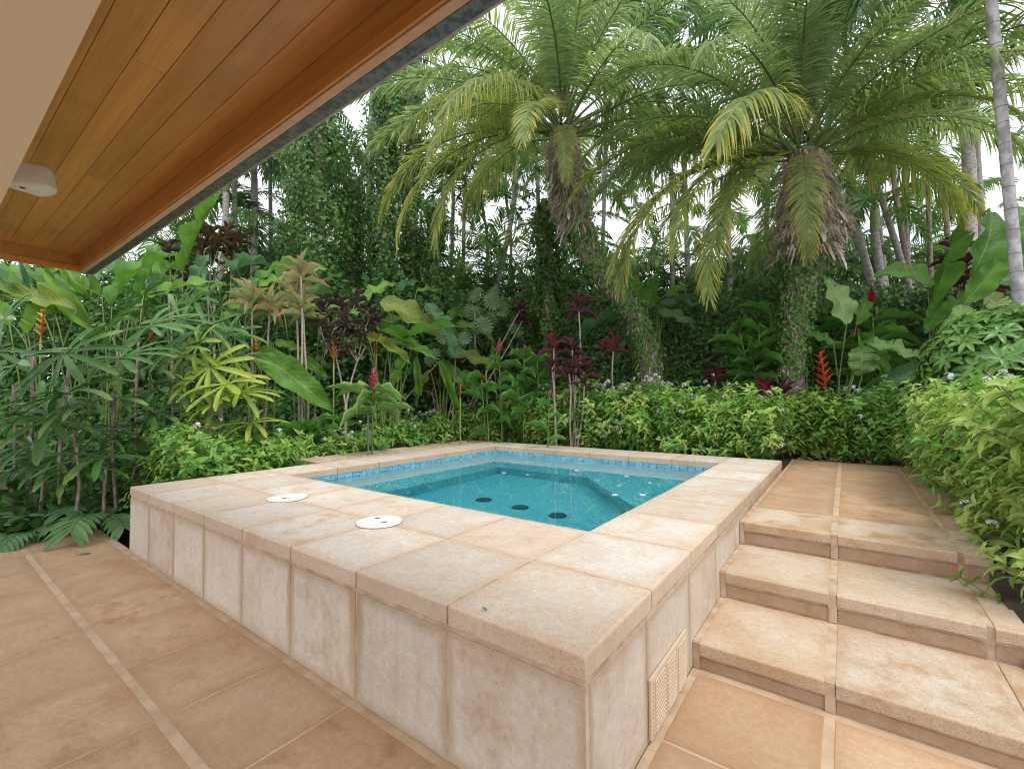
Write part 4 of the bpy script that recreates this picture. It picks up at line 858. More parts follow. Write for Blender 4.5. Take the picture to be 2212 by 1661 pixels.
def lady_palm(px, dep, label, fans, canes, mat=ML_RHA):
    """fans: (px, py, depth, size, camera-facing share)"""
    bs = ground(px, dep); t = thing('lady_palm', bs, label, 'fan palm', 'lady palms along the patio edge')
    tops = []
    for (cx, cy_, cd_) in canes:
        g0 = ground(cx + rnd(-10, 10), cd_); tp = at(cx, cy_, cd_); stem(t, 'cane', [g0 - (0, 0, .05), (g0 + tp) / 2 + np.array([rnd(-.05, .05), rnd(-.05, .05), 0]), tp], 0.016, M_BARK); tops.append(tp)
    for (fx, fy, fd, sz, cf) in fans:
        c = at(fx, fy, fd); j = min(tops, key=lambda q: np.linalg.norm(q - c)) if tops else bs + (0, 0, 0.6)
        d = c - j; d[2] *= 0.3
        if np.linalg.norm(d[:2]) < 0.05: d = np.array([rnd(-1, 1), rnd(-1, 1), 0.1])
        n = Vector((VIEW[0] * cf + rnd(-.2, .2), VIEW[1] * cf + rnd(-.2, .2), 1.0 - 0.6 * cf)); me = random.choice(FAN[mat.name])
        o = np.array(t.location); ob('fan_leaf', me, t, M=place(c - o, frame(Vector((d[0], d[1], 0.15 - 0.5 * cf)), n), sz, sz, sz))
        stem(t, 'petiole', [j - (0, 0, 0.05), (j + c) / 2 + np.array([0, 0, 0.04]), c], 0.005, M_STALK, 5, 6)
random.seed(21)
lady_palm(60, 4.5, 'dark lady palm clump at the picture edge, nearest the house', [(41, 787, 4.4, 1.0, .8), (-10, 760, 4.6, 1.0, .5), (20, 900, 4.5, 1.0, .3), (70, 960, 4.6, .9, .3), (10, 690, 4.8, 1.0, .6), (95, 870, 4.7, 1, .4)], [(95, 980, 4.6), (30, 830, 4.7), (70, 760, 4.8)])
lady_palm(150, 4.5, 'dark lady palm with two big drooping fans in front of the orange heliconia', [(139, 764, 4.4, 1.02, .85), (137, 853, 4.3, 1.12, .35), (205, 868, 4.5, 1.0, .3), (228, 709, 4.9, .95, .5), (110, 905, 4.4, 1.0, .3), (185, 930, 4.6, .9, .3), (262, 775, 4.7, 1.0, .4), (250, 860, 4.8, .9, .35)], [(160, 930, 4.5), (150, 790, 4.6), (255, 760, 4.8)])
lady_palm(260, 4.8, 'low dark lady palm fans beside the hot tub end wall', [(226, 988, 4.5, .95, .45), (198, 1014, 4.4, .8, .3), (155, 1009, 4.6, .9, .3), (294, 950, 4.9, .95, .3), (330, 985, 5.0, .8, .3), (250, 930, 5.0, .9, .4), (350, 900, 5.2, .9, .4), (120, 990, 4.6, .8, .3)], [(230, 1000, 4.7), (300, 960, 5.0)])
lady_palm(330, 5.4, 'grey green lady palm in the middle of the clump, below the banana leaves', [(324, 705, 5.3, 1.05, .7), (370, 760, 5.3, 1.0, .5), (300, 800, 5.1, 1.0, .5), (345, 840, 5.2, 1.0, .4), (400, 820, 5.4, 1.0, .5), (280, 680, 5.6, 1.0, .5), (390, 690, 5.7, 1.0, .6), (330, 900, 5.2, .9, .4), (310, 640, 5.8, .9, .6)], [(330, 820, 5.4), (380, 780, 5.6), (300, 720, 5.6)])
lady_palm(450, 5.8, 'pale green lady palm left of the two pink ti plants', [(447, 705, 5.8, 1.1, .7), (420, 650, 6.0, 1.0, .6), (490, 720, 6.0, 1.0, .5), (480, 660, 6.2, 1, .6), (400, 740, 5.9, 1.0, .5), (510, 770, 6.0, .9, .5)], [(450, 760, 5.9), (480, 720, 6.1)], ML_RHA)
lady_palm(480, 5.5, 'bright yellow green lady palm behind the hot tub coping', [(454, 792, 5.3, 1.05, .7), (430, 745, 5.4, .95, .7), (490, 830, 5.2, 1.05, .5), (520, 850, 5.3, 1.0, .4), (470, 870, 5.2, .9, .3), (545, 915, 5.4, .8, .4), (540, 950, 5.4, .75, .3), (420, 800, 5.5, .9, .5), (505, 780, 5.6, .9, .6)], [(470, 850, 5.4), (530, 900, 5.5)], ML_RHY)

# ---- broad leaved clumps
def paddle_plant(name, label, cat, px, dep, leaves, group=None, mat=ML_PAD, stalk=M_STALK, sr=0.014):
    """leaves: (base px, py, tip px, py, depth base, depth tip, width, material or None)"""
    bs = ground(px, dep); t = thing(name, bs, label, cat, group)
    for lf in leaves:
        bx, by, tx, ty, d0, d1, wd = lf[:7]; m = lf[7] if len(lf) > 7 and lf[7] else mat
        b = at(bx, by, d0); tp = at(tx, ty, d1); tp = b + (tp - b) * 1.22
        me = LAN(m) if name in ('ginger',) else PAD(m)
        n = Vector((VIEW[0] * .75 + rnd(-.25, .25), VIEW[1] * .75 + rnd(-.25, .25), 0.55 + rnd(-.2, .25)))
        if len(lf) > 8: n = Vector(lf[8])
        add_leaf(t, 'leaf', me, b, tp, wd * 0.8, n)
        g0 = bs + np.array([rnd(-.12, .12), rnd(-.12, .12), -0.05]); mid = g0 * 0.45 + b * 0.55; mid[:2] = g0[:2] * 0.65 + b[:2] * 0.35
        stem(t, 'stalk', [g0, mid, b], [sr, sr * 0.8, sr * 0.45], stalk, 6, 8)
    return t
Y, B_, S_ = ML_PADY, ML_PADB, ML_PADS
HG = 'broad leaved heliconias in the back bed'
random.seed(31)
paddle_plant('heliconia', 'tall heliconia with an upright bright leaf rising beside the gutter end', 'heliconia', 385, 6.8, [(395, 590, 447, 440, 6.6, 6.5, .22), (350, 600, 322, 520, 6.8, 6.9, .3), (380, 640, 300, 600, 6.7, 6.9, .3, B_), (400, 660, 470, 600, 6.7, 6.9, .26)], HG)
paddle_plant('heliconia', 'heliconia with broad light leaves just below the eave corner', 'heliconia', 250, 6.2, [(242, 660, 316, 530, 6.1, 6.3, .36), (283, 668, 408, 590, 6.1, 6.0, .28), (205, 715, 100, 575, 6.0, 6.0, .34), (275, 590, 215, 545, 6.4, 6.6, .3, B_), (220, 640, 160, 600, 6.4, 6.6, .3), (300, 640, 330, 560, 6.5, 6.6, .25)], HG)
paddle_plant('heliconia', 'heliconia with a yellowing torn leaf lying across below the eave', 'heliconia', 100, 5.8, [(165, 668, -10, 612, 5.7, 5.7, .27, Y), (70, 640, 15, 560, 5.9, 6.1, .34, B_), (40, 640, -30, 560, 5.8, 5.9, .34), (120, 620, 75, 565, 6.1, 6.3, .3), (20, 700, -40, 640, 5.6, 5.5, .3), (60, 720, 110, 650, 5.7, 5.8, .26)], HG)
paddle_plant('banana_plant', 'banana plant holding one huge shiny leaf down in front of the ti stems', 'banana plant', 575, 6.6, [(552, 760, 674, 838, 6.4, 6.1, .5, None, (VIEW[0] * .8 - .2, VIEW[1] * .8, .55)), (545, 690, 612, 655, 6.7, 6.8, .24, Y), (480, 690, 530, 640, 6.8, 7.0, .26), (592, 740, 655, 752, 6.7, 6.8, .2), (500, 640, 545, 600, 7.0, 7.1, .26, B_), (600, 660, 660, 640, 6.9, 7.1, .26, S_), (520, 730, 470, 690, 6.7, 6.8, .26)], HG)
paddle_plant('banana_plant', 'banana plant with two large arching leaves, one yellow green and one blue green', 'banana plant', 850, 7.4, [(822, 652, 930, 690, 7.3, 7.2, .5, Y), (920, 655, 984, 736, 7.3, 7.1, .36, B_), (775, 655, 836, 605, 7.3, 7.5, .36), (850, 630, 900, 600, 7.6, 7.9, .3, B_), (870, 690, 800, 700, 7.5, 7.6, .3), (900, 630, 950, 620, 7.7, 7.9, .22)], HG)
paddle_plant('heliconia', 'heliconia with narrow pale leaves fanned above the red ginger head', 'heliconia', 820, 7.0, [(808, 712, 897, 734, 6.9, 6.9, .2), (790, 725, 874, 760, 6.8, 6.7, .2, Y), (880, 760, 850, 830, 6.9, 6.8, .18), (860, 735, 960, 700, 7.0, 7.0, .2), (840, 740, 920, 760, 7.0, 6.9, .22), (900, 770, 905, 850, 7.0, 7.0, .14), (950, 780, 985, 870, 7.1, 7.0, .16)], HG)
paddle_plant('heliconia', 'heliconia with long leaning olive stalks behind the croton', 'heliconia', 660, 6.9, [(690, 700, 740, 640, 7.1, 7.3, .26), (640, 680, 690, 610, 7.2, 7.4, .28, B_), (720, 690, 790, 660, 7.2, 7.3, .24), (600, 600, 640, 560, 7.5, 7.7, .26), (700, 750, 770, 730, 7.0, 7.0, .22), (640, 760, 690, 800, 6.9, 6.8, .22)], HG)
paddle_plant('heliconia', 'heliconia at the back below the bronze croton with bluish leaves', 'heliconia', 490, 7.8, [(500, 590, 560, 550, 7.8, 8.0, .3, B_), (520, 600, 490, 540, 7.9, 8.1, .3, B_), (560, 620, 620, 590, 7.8, 8.0, .28), (450, 640, 430, 570, 7.7, 7.9, .28, B_), (540, 640, 590, 560, 7.9, 8.0, .28), (640, 600, 690, 570, 7.9, 8.0, .3)], HG)
paddle_plant('heliconia', 'heliconia low in front of the ivy wall, left of the pink gingers', 'heliconia', 960, 8.2, [(975, 760, 1060, 780, 8.2, 8.2, .3, Y), (950, 780, 1010, 830, 8.2, 8.0, .26), (985, 700, 1060, 715, 8.6, 8.6, .26, Y), (930, 800, 900, 860, 8.1, 8.0, .26), (1000, 800, 1040, 850, 8.2, 8.0, .24), (960, 700, 1010, 660, 8.6, 8.8, .26)], HG)
paddle_plant('banana_plant', 'banana plant with wine red stalks and dark leaves behind the kinked trunk', 'banana plant', 1405, 8.5, [(1398, 665, 1412, 605, 8.4, 8.4, .36), (1425, 660, 1530, 648, 8.4, 8.3, .3, B_), (1420, 675, 1500, 690, 8.3, 8.2, .28, B_), (1350, 690, 1262, 700, 8.5, 8.4, .3, B_), (1380, 640, 1365, 590, 8.6, 8.7, .3), (1440, 640, 1480, 610, 8.6, 8.7, .28), (1345, 700, 1335, 770, 8.5, 8.4, .2, B_)], HG, stalk=None or M_STALK, sr=0.02)
paddle_plant('heliconia', 'heliconia with one upright sunlit paddle leaf right of the skirted palm', 'heliconia', 1822, 6.6, [(1829, 700, 1808, 612, 6.6, 6.6, .52, S_), (1867, 742, 2004, 762, 6.5, 6.3, .34, S_), (1858, 750, 1868, 800, 6.5, 6.4, .5, S_), (1880, 755, 1920, 800, 6.5, 6.4, .34), (1800, 740, 1760, 720, 6.7, 6.7, .26), (1850, 700, 1880, 640, 6.8, 6.9, .26)], HG)
paddle_plant('heliconia', 'tall heliconia with a wavy upright leaf, left one over the white gap', 'heliconia', 2005, 6.5, [(2005, 620, 1932, 578, 6.5, 6.5, .36, S_), (2013, 660, 2074, 492, 6.5, 6.5, .32), (2035, 650, 2010, 700, 6.5, 6.4, .3), (2030, 680, 2090, 640, 6.4, 6.4, .26), (1985, 800, 1900, 830, 6.4, 6.2, .3, B_)], HG)
paddle_plant('banana_plant', 'tall banana plant with a giant slanting leaf behind the white ringed trunk', 'banana plant', 2085, 6.2, [(2096, 600, 2180, 455, 6.1, 6.0, .58), (2083, 655, 2160, 570, 6.0, 5.9, .36), (2127, 636, 2210, 700, 6.0, 5.8, .5, Y), (2080, 660, 2060, 720, 6.0, 5.9, .34, S_), (2140, 610, 2230, 590, 6.1, 6.0, .4, B_), (2110, 690, 2180, 690, 6.0, 5.9, .3), (2160, 560, 2240, 440, 6.2, 6.1, .5), (2150, 660, 2250, 640, 6.0, 5.9, .34, B_)], HG, sr=0.018)
paddle_plant('heliconia', 'small heliconia hidden among leaves behind the left lady palms', 'heliconia', 180, 6.8, [(180, 640, 140, 570, 6.8, 6.9, .3), (200, 610, 240, 560, 6.9, 7.0, .3, B_), (100, 610, 130, 560, 7.0, 7.1, .3), (60, 600, 30, 560, 7.0, 7.1, .3), (340, 620, 360, 560, 7.2, 7.4, .3), (420, 620, 440, 560, 7.4, 7.5, .3, B_)], HG)

# ---- gingers
def spike(mat, seed=0, n=46, fat=0.5):
    g = G(); rg = np.random.default_rng(seed); t = np.linspace(0.02, 1, n); a = np.arange(n) * 2.4; r = 0.10 * np.sin(np.pi * np.clip(t * 0.93 + 0.07, 0, 1)) ** 0.7 * fat * 2
    pos = np.stack([np.cos(a) * r * 0.5, np.sin(a) * r * 0.5, t * 0.9], 1); d = np.stack([np.cos(a) * 0.8, np.sin(a) * 0.8, 0.75 + t * 0.8], 1); nn = np.stack([-np.cos(a), -np.sin(a), 0.8 + 0 * a], 1)
    scatter(g, IVT4 * (0.8, 1, 1), None, IVA, pos, rots(d, nn), np.interp(t, [0, .3, 1], [.2, .24, .12]), rg.uniform(0, .4, n), 0, IVTT)
    tube(g, np.array([(0, 0, 0), (0, 0, .5), (0, 0, .95)]), [0.04, 0.05, 0.01], 6); return g.mesh('flower_spike', mat)
SPK = {'red': spike(M_REDF, 1), 'pink': spike(M_PINKF, 2, 40, 0.55)}
def ginger(px, dep, label, stems_, mat=ML_GIN, group='gingers in the back bed', nl=8, ll=0.42, lw=0.1, gap=0.055, el=(.15, .6)):
    """stems_: (top px, py, depth, flower key or None, flower height)"""
    bs = ground(px, dep); t = thing('ginger', bs, label, 'ginger plant', group); o = np.array(t.location)
    for (tx, ty, td, fl, fh) in stems_:
        tp = at(tx, ty, td); g0 = bs + np.array([rnd(-.1, .1), rnd(-.1, .1), -.05]); mid = (g0 + tp) / 2 + np.array([rnd(-.08, .08), rnd(-.08, .08), 0]); stem(t, 'stalk', [g0, mid, tp], 0.011, M_STALK, 6, 8)
        a0 = rnd(0, 6.28)
        for k in range(nl):
            s = 1.0 - gap * k; q = g0 + (tp - g0) * s + (mid - (g0 + tp) / 2) * (1 - abs(2 * s - 1)); a = a0 + k * 2.6 + rnd(-.3, .3)
            l = ll * rnd(0.8, 1.15); d = np.array([math.cos(a), math.sin(a), rnd(*el)]); add_leaf(t, 'leaf', LAN(mat), q, q + d * l, lw * rnd(.85, 1.15), Vector((0, 0, 1)) + Vector(VIEW) * .25)
        if fl: ob('flower_spike', SPK[fl], t, M=place(tp - o - np.array([0, 0, 0.01]), Euler((rnd(-.1, .1), rnd(-.1, .1), rnd(0, 6))).to_matrix(), fh * 1.15, fh * 1.15, fh))
random.seed(41)
ginger(800, 6.1, 'ginger with cream edged leaves and one big pink red cone, beside the grey riser pipe', [(806, 842, 6.0, 'pink', .32)], ML_GIV, nl=13, ll=.5, lw=.115, gap=0.009, el=(-.35, .5))
ginger(1085, 7.8, 'ginger carrying a tall pink cone against the ivy wall', [(1078, 762, 7.7, 'pink', .26), (1050, 800, 7.8, None, 0), (1040, 820, 7.8, 'red', .16)], nl=9)
ginger(1145, 7.7, 'ginger with a small pink cone and paired green leaves, left of the crimson ti plant', [(1133, 762, 7.6, 'pink', .16), (1160, 775, 7.7, None, 0), (1115, 830, 7.5, None, 0)], nl=10)
ginger(1660, 7.6, 'ginger with long dark leaves and a lilac pink flower left of the skirted palm', [(1598, 722, 7.4, 'pink', .13), (1665, 690, 7.4, None, 0), (1640, 720, 7.4, None, 0), (1620, 770, 7.3, None, 0)], nl=9, ll=.55, lw=.13)
ginger(1745, 7.9, 'red ginger with crimson flower heads showing both sides of the skirted trunk', [(1722, 690, 7.8, 'red', .2), (1762, 690, 7.9, 'red', .28), (1778, 695, 7.9, 'red', .24), (1790, 730, 7.7, None, 0)], nl=8, ll=.5, lw=.12)
ginger(1880, 7.1, 'red ginger with the tallest crimson spike over the ivy wall', [(1883, 662, 7.0, 'red', .32), (1855, 738, 6.8, 'red', .24), (1866, 745, 6.8, 'red', .16), (1905, 690, 7.1, None, 0)], nl=8, ll=.6, lw=.15)
ginger(505, 6.6, 'short ginger with a tiny pink bud near the ti stems', [(680, 912, 6.2, 'pink', .12), (660, 925, 6.2, None, 0), (705, 930, 6.2, None, 0)], nl=6, ll=.35)
ginger(1190, 7.0, 'low ginger bud among the pentas below the crimson ti plant', [(1187, 858, 6.7, 'pink', .12)], nl=5, ll=.3)

# ---- heliconia flowers
def helflower(mat, seed, n=8):
    g = G(); rg = random.Random(seed); tube(g, np.array([(0, 0, 0), (0.01, 0, .5), (0, 0, 1)]), 0.022, 5)
    for k in range(n):
        z = 0.12 + 0.85 * k / n; s = 1 if k % 2 else -1; l = 0.36 * (1 - 0.5 * k / n)
        b = strip(l, 0.13, 4, lance, droop=-0.2, up0=0.75, fold=0.9, seed=k); v = np.concatenate(b.v); v = np.stack([v[:, 1] * s, v[:, 0], v[:, 2] + z], 1); g.add(v, np.concatenate(b.q), a=np.concatenate(b.a))
    return g.mesh('flower_bract', mat)
HEL = [helflower(M_ORF, 1), helflower(M_ORF, 2, 10), helflower(M_ORR, 3, 10)]
def heliconia_flower(px, py, dep, h, k, label, foot=None, tilt=0.0):
    c = at(px, py, dep); bs = ground(px + (foot or 0), dep); t = thing('heliconia_flower', bs, label, 'flower', 'orange heliconia flowers'); o = np.array(t.location)
    stem(t, 'stalk', [bs - (0, 0, .05), (bs + c) / 2, c], 0.012, M_STALK, 6, 6)
    ob('flower_bract', HEL[k], t, M=place(c - o, Matrix.Rotation(SCR, 3, 'Z') @ Matrix.Rotation(tilt, 3, 'Y'), h, h, h))
heliconia_flower(88, 735, 5.3, .36, 0, 'large orange heliconia flower above the dark lady palms')
heliconia_flower(552, 780, 6.3, .34, 1, 'orange heliconia flower by the scaly ti stem')
heliconia_flower(721, 783, 6.6, .34, 1, 'orange heliconia flower between the leaning olive stalks')
heliconia_flower(813, 765, 7.4, .22, 0, 'orange heliconia flower right of the ivy trunk behind the croton')
heliconia_flower(405, 760, 5.9, .16, 0, 'small orange heliconia flower above the yellow green lady palm', tilt=.3)
heliconia_flower(538, 835, 6.2, .16, 0, 'small orange heliconia flower low beside the huge hanging banana leaf')
heliconia_flower(994, 858, 7.2, .2, 0, 'small orange flower hanging beside the low bronze croton')
heliconia_flower(1785, 850, 6.6, .62, 2, 'tall vermilion heliconia flower right of the skirted palm trunk', tilt=-.12)
heliconia_flower(2105, 775, 5.6, .3, 2, 'small vermilion heliconia flower poking over the schefflera bush')
heliconia_flower(325, 742, 5.4, .14, 2, 'dark red bud hanging in the pale lady palm fans')

# ---- ti plants and crotons
def rosette(t, c, mat, n, ll, lw, up=(0.1, 1.3)):
    a0 = rnd(0, 6.28)
    for k in range(n):
        a = a0 + k * 2.4; u = k / n; el = up[1] * (1 - u) + up[0] * u - 0.25 * (u > .7); l = ll * rnd(.8, 1.15)
        d = np.array([math.cos(a) * math.cos(el), math.sin(a) * math.cos(el), math.sin(el)])
        add_leaf(t, 'leaf', LAN(mat), c - np.array([0, 0, 0.12 * u]), c + d * l - np.array([0, 0, 0.12 * u]), lw * rnd(.85, 1.15), Vector((-d[0], -d[1], 1.2)))
def ti_plant(px, dep, label, heads, mat, group='ti plants', n=14, ll=.34, lw=.085, foot=0):
    """heads: (px, py, depth)"""
    bs = ground(px, dep); t = thing('ti_plant', bs, label, 'ti plant', group)
    for (hx, hy, hd, m) in heads:
        c = at(hx, hy, hd); g0 = bs + np.array([rnd(-.05, .05), rnd(-.05, .05), -.05]); stem(t, 'cane', [g0, g0 * .6 + c * .4 + np.array([rnd(-.05, .05), rnd(-.05, .05), 0]), g0 * .25 + c * .75 + np.array([rnd(-.04, .04), 0, 0]), c], [.017, .014, .012], M_CANE, 7, 10)
        rosette(t, c, m or mat, n, ll, lw)
random.seed(51)
ti_plant(553, 6.5, 'pink and green ti plant with a scaly leaning stem, left of the pair', [(545, 652, 6.5, None), (583, 668, 6.6, None)], ML_TIP, n=15, ll=.38, lw=.075)
ti_plant(664, 6.5, 'tallest pink and green ti plant with three leaf tiers, right of the pair', [(650, 592, 6.6, None), (655, 670, 6.6, None), (640, 640, 6.7, None)], ML_TIP, n=13, ll=.36, lw=.072)
ti_plant(1195, 7.3, 'crimson ti plant with a glowing red top left of the kinked trunk', [(1196, 745, 7.2, ML_TIR), (1192, 790, 7.2, ML_TIM)], ML_TIR, n=9, ll=.28, lw=.055)
ti_plant(1245, 7.6, 'tall maroon ti plant standing highest before the kinked trunk', [(1250, 665, 7.5, None)], ML_TIM, n=12, ll=.34, lw=.07)
ti_plant(1238, 7.2, 'maroon ti plant with several dark tiers under the tall maroon one', [(1236, 752, 7.2, None), (1245, 790, 7.1, None), (1228, 800, 7.1, None), (1262, 800, 7.2, None), (1262, 830, 7.1, None)], ML_TIM, n=8, ll=.28, lw=.055)
ti_plant(1328, 7.4, 'small crimson ti plant on a bare stem just left of the kinked trunk base', [(1326, 750, 7.3, ML_TIR)], ML_TIR, n=9, ll=.30, lw=.05)
ti_plant(1545, 7.6, 'low pinkish red ti plant against the bare stone of the wall', [(1545, 812, 7.6, ML_TIR)], ML_TIR, n=11, ll=.28, lw=.04)
ti_plant(1648, 7.0, 'low crimson ti plant leaning at the foot of the skirted palm', [(1655, 845, 6.8, ML_TIR), (1690, 845, 6.8, ML_TIM)], ML_TIR, n=9, ll=.27, lw=.045)
ti_plant(2072, 7.0, 'maroon ti plant silhouetted against the white sky beyond the ivy wall', [(2072, 545, 7.0, None), (2078, 580, 7.0, None), (2068, 610, 7.0, None)], ML_TIM, n=9, ll=.34, lw=.12)
ti_plant(2120, 6.6, 'small maroon ti plant behind the banana plant by the ringed trunk', [(2140, 585, 6.6, None), (2128, 620, 6.6, None)], ML_TIM, n=9, ll=.3, lw=.1)
ti_plant(960, 8.4, 'dark maroon ti plant halfway up the ivy wall left of the pink gingers', [(1125, 668, 9.6, None), (1130, 690, 9.6, None)], ML_TIM, n=10, ll=.3, lw=.08)
def croton(px, dep, label, heads, mat, group='crotons', n=13, ll=.2, lw=.07, stemmat=M_CANE):
    bs = ground(px, dep); t = thing('croton', bs, label, 'croton', group); fork = None
    hs_ = [at(x, y, d) for x, y, d in heads]; cen = sum(hs_) / len(hs_); fork = bs * .45 + cen * .55; fork[2] = bs[2] * .5 + min(h[2] for h in hs_) * .5
    stem(t, 'trunk', [bs - (0, 0, .05), (bs + fork) / 2 + np.array([rnd(-.04, .04), rnd(-.04, .04), 0]), fork], [.026, .02], stemmat, 7, 8)
    subs = []
    for j in range(max(2, len(hs_) // 4)):
        q = hs_[(j * 4) % len(hs_)] * .5 + fork * .5 + np.array([rnd(-.06, .06), rnd(-.06, .06), -.03]); subs.append(q); stem(t, 'branch', [fork - (0, 0, .03), (fork + q) / 2 + np.array([rnd(-.04, .04), rnd(-.04, .04), -.02]), q], [.016, .012], stemmat, 6, 6)
    for c in hs_:
        q = min(subs, key=lambda s_: np.linalg.norm(s_ - c)); stem(t, 'branch', [q - (0, 0, .02), (q + c) / 2 + np.array([rnd(-.06, .06), rnd(-.06, .06), -0.02]), c], [.011, .006], stemmat, 5, 6); rosette(t, c, mat, n, ll, lw, (-.3, 1.2))
random.seed(61)
croton(745, 6.7, 'dark purple croton with a forked mauve trunk behind the cream edged ginger', [(705, 665, 6.8), (690, 700, 6.7), (735, 655, 6.9), (770, 650, 6.8), (800, 680, 6.8), (745, 690, 6.6), (720, 730, 6.6), (775, 720, 6.7), (750, 745, 6.6), (815, 700, 6.9)], ML_CRO, n=11, ll=.24, lw=.065)
croton(455, 8.2, 'bronze croton by the slender grey trunk near the gutter end', [(455, 510, 8.2), (490, 505, 8.2), (520, 520, 8.3), (430, 500, 8.3), (475, 525, 8.1), (505, 540, 8.2), (440, 535, 8.2)], ML_CRB, n=13, ll=.28, lw=.085)
croton(370, 8.0, 'bronze croton half hidden behind the upright banana leaf', [(365, 540, 8.0), (350, 565, 8.0), (385, 560, 8.1), (415, 590, 8.1)], ML_CRO, n=12, ll=.26, lw=.085)
croton(945, 8.3, 'low bronze croton on a bare crooked stem behind the coping', [(925, 800, 8.3), (950, 785, 8.4), (915, 830, 8.2), (975, 790, 8.4), (940, 820, 8.3)], ML_CRB, n=11, ll=.24, lw=.075, stemmat=M_BARK)
croton(990, 8.6, 'thin bronze croton with drooping tips beside the low ginger', [(1000, 795, 8.6), (985, 775, 8.7), (1020, 810, 8.6)], ML_CRB, n=10, ll=.24, lw=.075, stemmat=M_BARK)

# ---- ferns
def fern_mesh(seed, lobes=10):
    rg = random.Random(seed); g = G(); L_ = 0.55; n = 12; s = np.linspace(0, 1, n); th = rg.uniform(.5, .9) - rg.uniform(1.0, 1.6) * s
    P = np.stack([0 * s, np.concatenate([[0], np.cumsum(np.cos(th[:-1]) * L_ / (n - 1))]), np.concatenate([[0], np.cumsum(np.sin(th[:-1]) * L_ / (n - 1))])], 1); tube(g, P, 0.004, 4)
    for k in range(lobes):
        u = 0.25 + 0.73 * k / (lobes - 1); p = np.array([np.interp(u, s, P[:, i]) for i in range(3)]); t_ = float(np.interp(u, s, th))
        for sd in (-1, 1):
            l = 0.17 * math.sin(math.pi * min(1, 0.28 + 0.66 * (1 - u) + .05)) ** .8 + .03; b = strip(l, 0.04, 5, oval, droop=rg.uniform(.2, .7), fold=.2, wave=.15, seed=k); v = np.concatenate(b.v); a = sd * R(62 - 30 * u)
            M = Matrix.Rotation(t_, 3, 'X') @ Matrix.Rotation(-a, 3, 'Z'); v = v @ np.array(M).T + p; aa = np.concatenate(b.a); aa[:, 2] = rg.uniform(0, .3); g.add(v, np.concatenate(b.q), a=aa)
    return g.mesh('frond', ML_FERN)
FER = [fern_mesh(i) for i in range(5)]
def fern(loc, label, n, sc):
    t = thing('fern', loc, label, 'fern', 'ferns edging the beds')
    for k in range(n):
        az = k * 2.4 + rnd(-.3, .3); rot = Matrix.Rotation(az, 3, 'Z') @ Matrix.Rotation(rnd(-.3, .35), 3, 'X'); s = sc * rnd(.8, 1.2); ob('frond', random.choice(FER), t, M=place((rnd(-.04, .04), rnd(-.04, .04), 0), rot, s, s, s))
random.seed(71)
FN = [((-5.62, 0.08), 1.25, 'large blue green fern leaning on the hot tub end wall'), ((-5.7, -0.35), 1.0, 'fern at the patio edge, second from the hot tub'), ((-5.75, -0.75), 1.0, 'fern at the patio edge near the leaning grey cane'), ((-5.85, -1.15), 1.0, 'fern at the patio edge by the picture border'),
      ((-5.6, 0.6), 0.95, 'fern behind the hot tub end wall under the low fans'), ((-5.45, 1.5), 1.0, 'fern beside the green pentas at the coping corner'), ((-5.25, 2.2), 1.05, 'fern just left of the raised coping ledge'), ((-5.3, 2.9), 1.0, 'fern behind the raised coping ledge, left of the riser pipe'),
      ((-5.4, 3.5), 1.1, 'tall fern with upright fronds left of the riser pipe'), ((-5.35, 4.2), 1.0, 'fern right behind the riser pipe'), ((-5.7, 2.6), 1.1, 'fern deeper in the bed below the yellow green palm'), ((-5.9, 3.6), 1.2, 'fern deeper in the bed behind the riser pipe'), ((-4.9, 5.35), 0.9, 'fern by the back corner of the coping'), ((-6.1, 0.0), 1.1, 'fern in the dark under the lady palms')]
for (x, y), sc, lab in FN: fern((x, y, gz(x, y) if x < -5.49 or y > 5 else gz(x, y)), lab, 9, sc)

# ---- pentas bushes
def star_cluster(seed, mat):
    g = G(); rg = np.random.default_rng(seed)
    for _ in range(16):
        a = rg.uniform(0, 6.28); e = rg.uniform(0.15, 1.57); d = np.array([math.cos(a) * math.cos(e), math.sin(a) * math.cos(e), math.sin(e)]); c = d * (0.032, 0.032, 0.02); rot = np.array(frame(Vector((-d[1], d[0], 0.2)), Vector(d)))
        for k in range(5):
            b = k * 1.2566; pts = np.array([(0, 0, 0), (math.cos(b - .4) * .010, math.sin(b - .4) * .010, .001), (math.cos(b) * .017, math.sin(b) * .017, -.001), (math.cos(b + .4) * .010, math.sin(b + .4) * .010, .001)]); g.add(c + pts @ rot.T, [(0, 1, 2, 3)], a=[(0, .5, rg.uniform(0, .4))] * 4)
        tube(g, np.array([(0, 0, -.03), c]), 0.0015, 3, mi=1)
    tube(g, np.array([(0, 0, -.09), (0, 0, -.03)]), 0.003, 4, mi=1)
    return g.mesh('flower_cluster', [mat, M_STALK])
FLW = [star_cluster(i, M_WHF) for i in range(2)] + [star_cluster(5, M_PKF)]
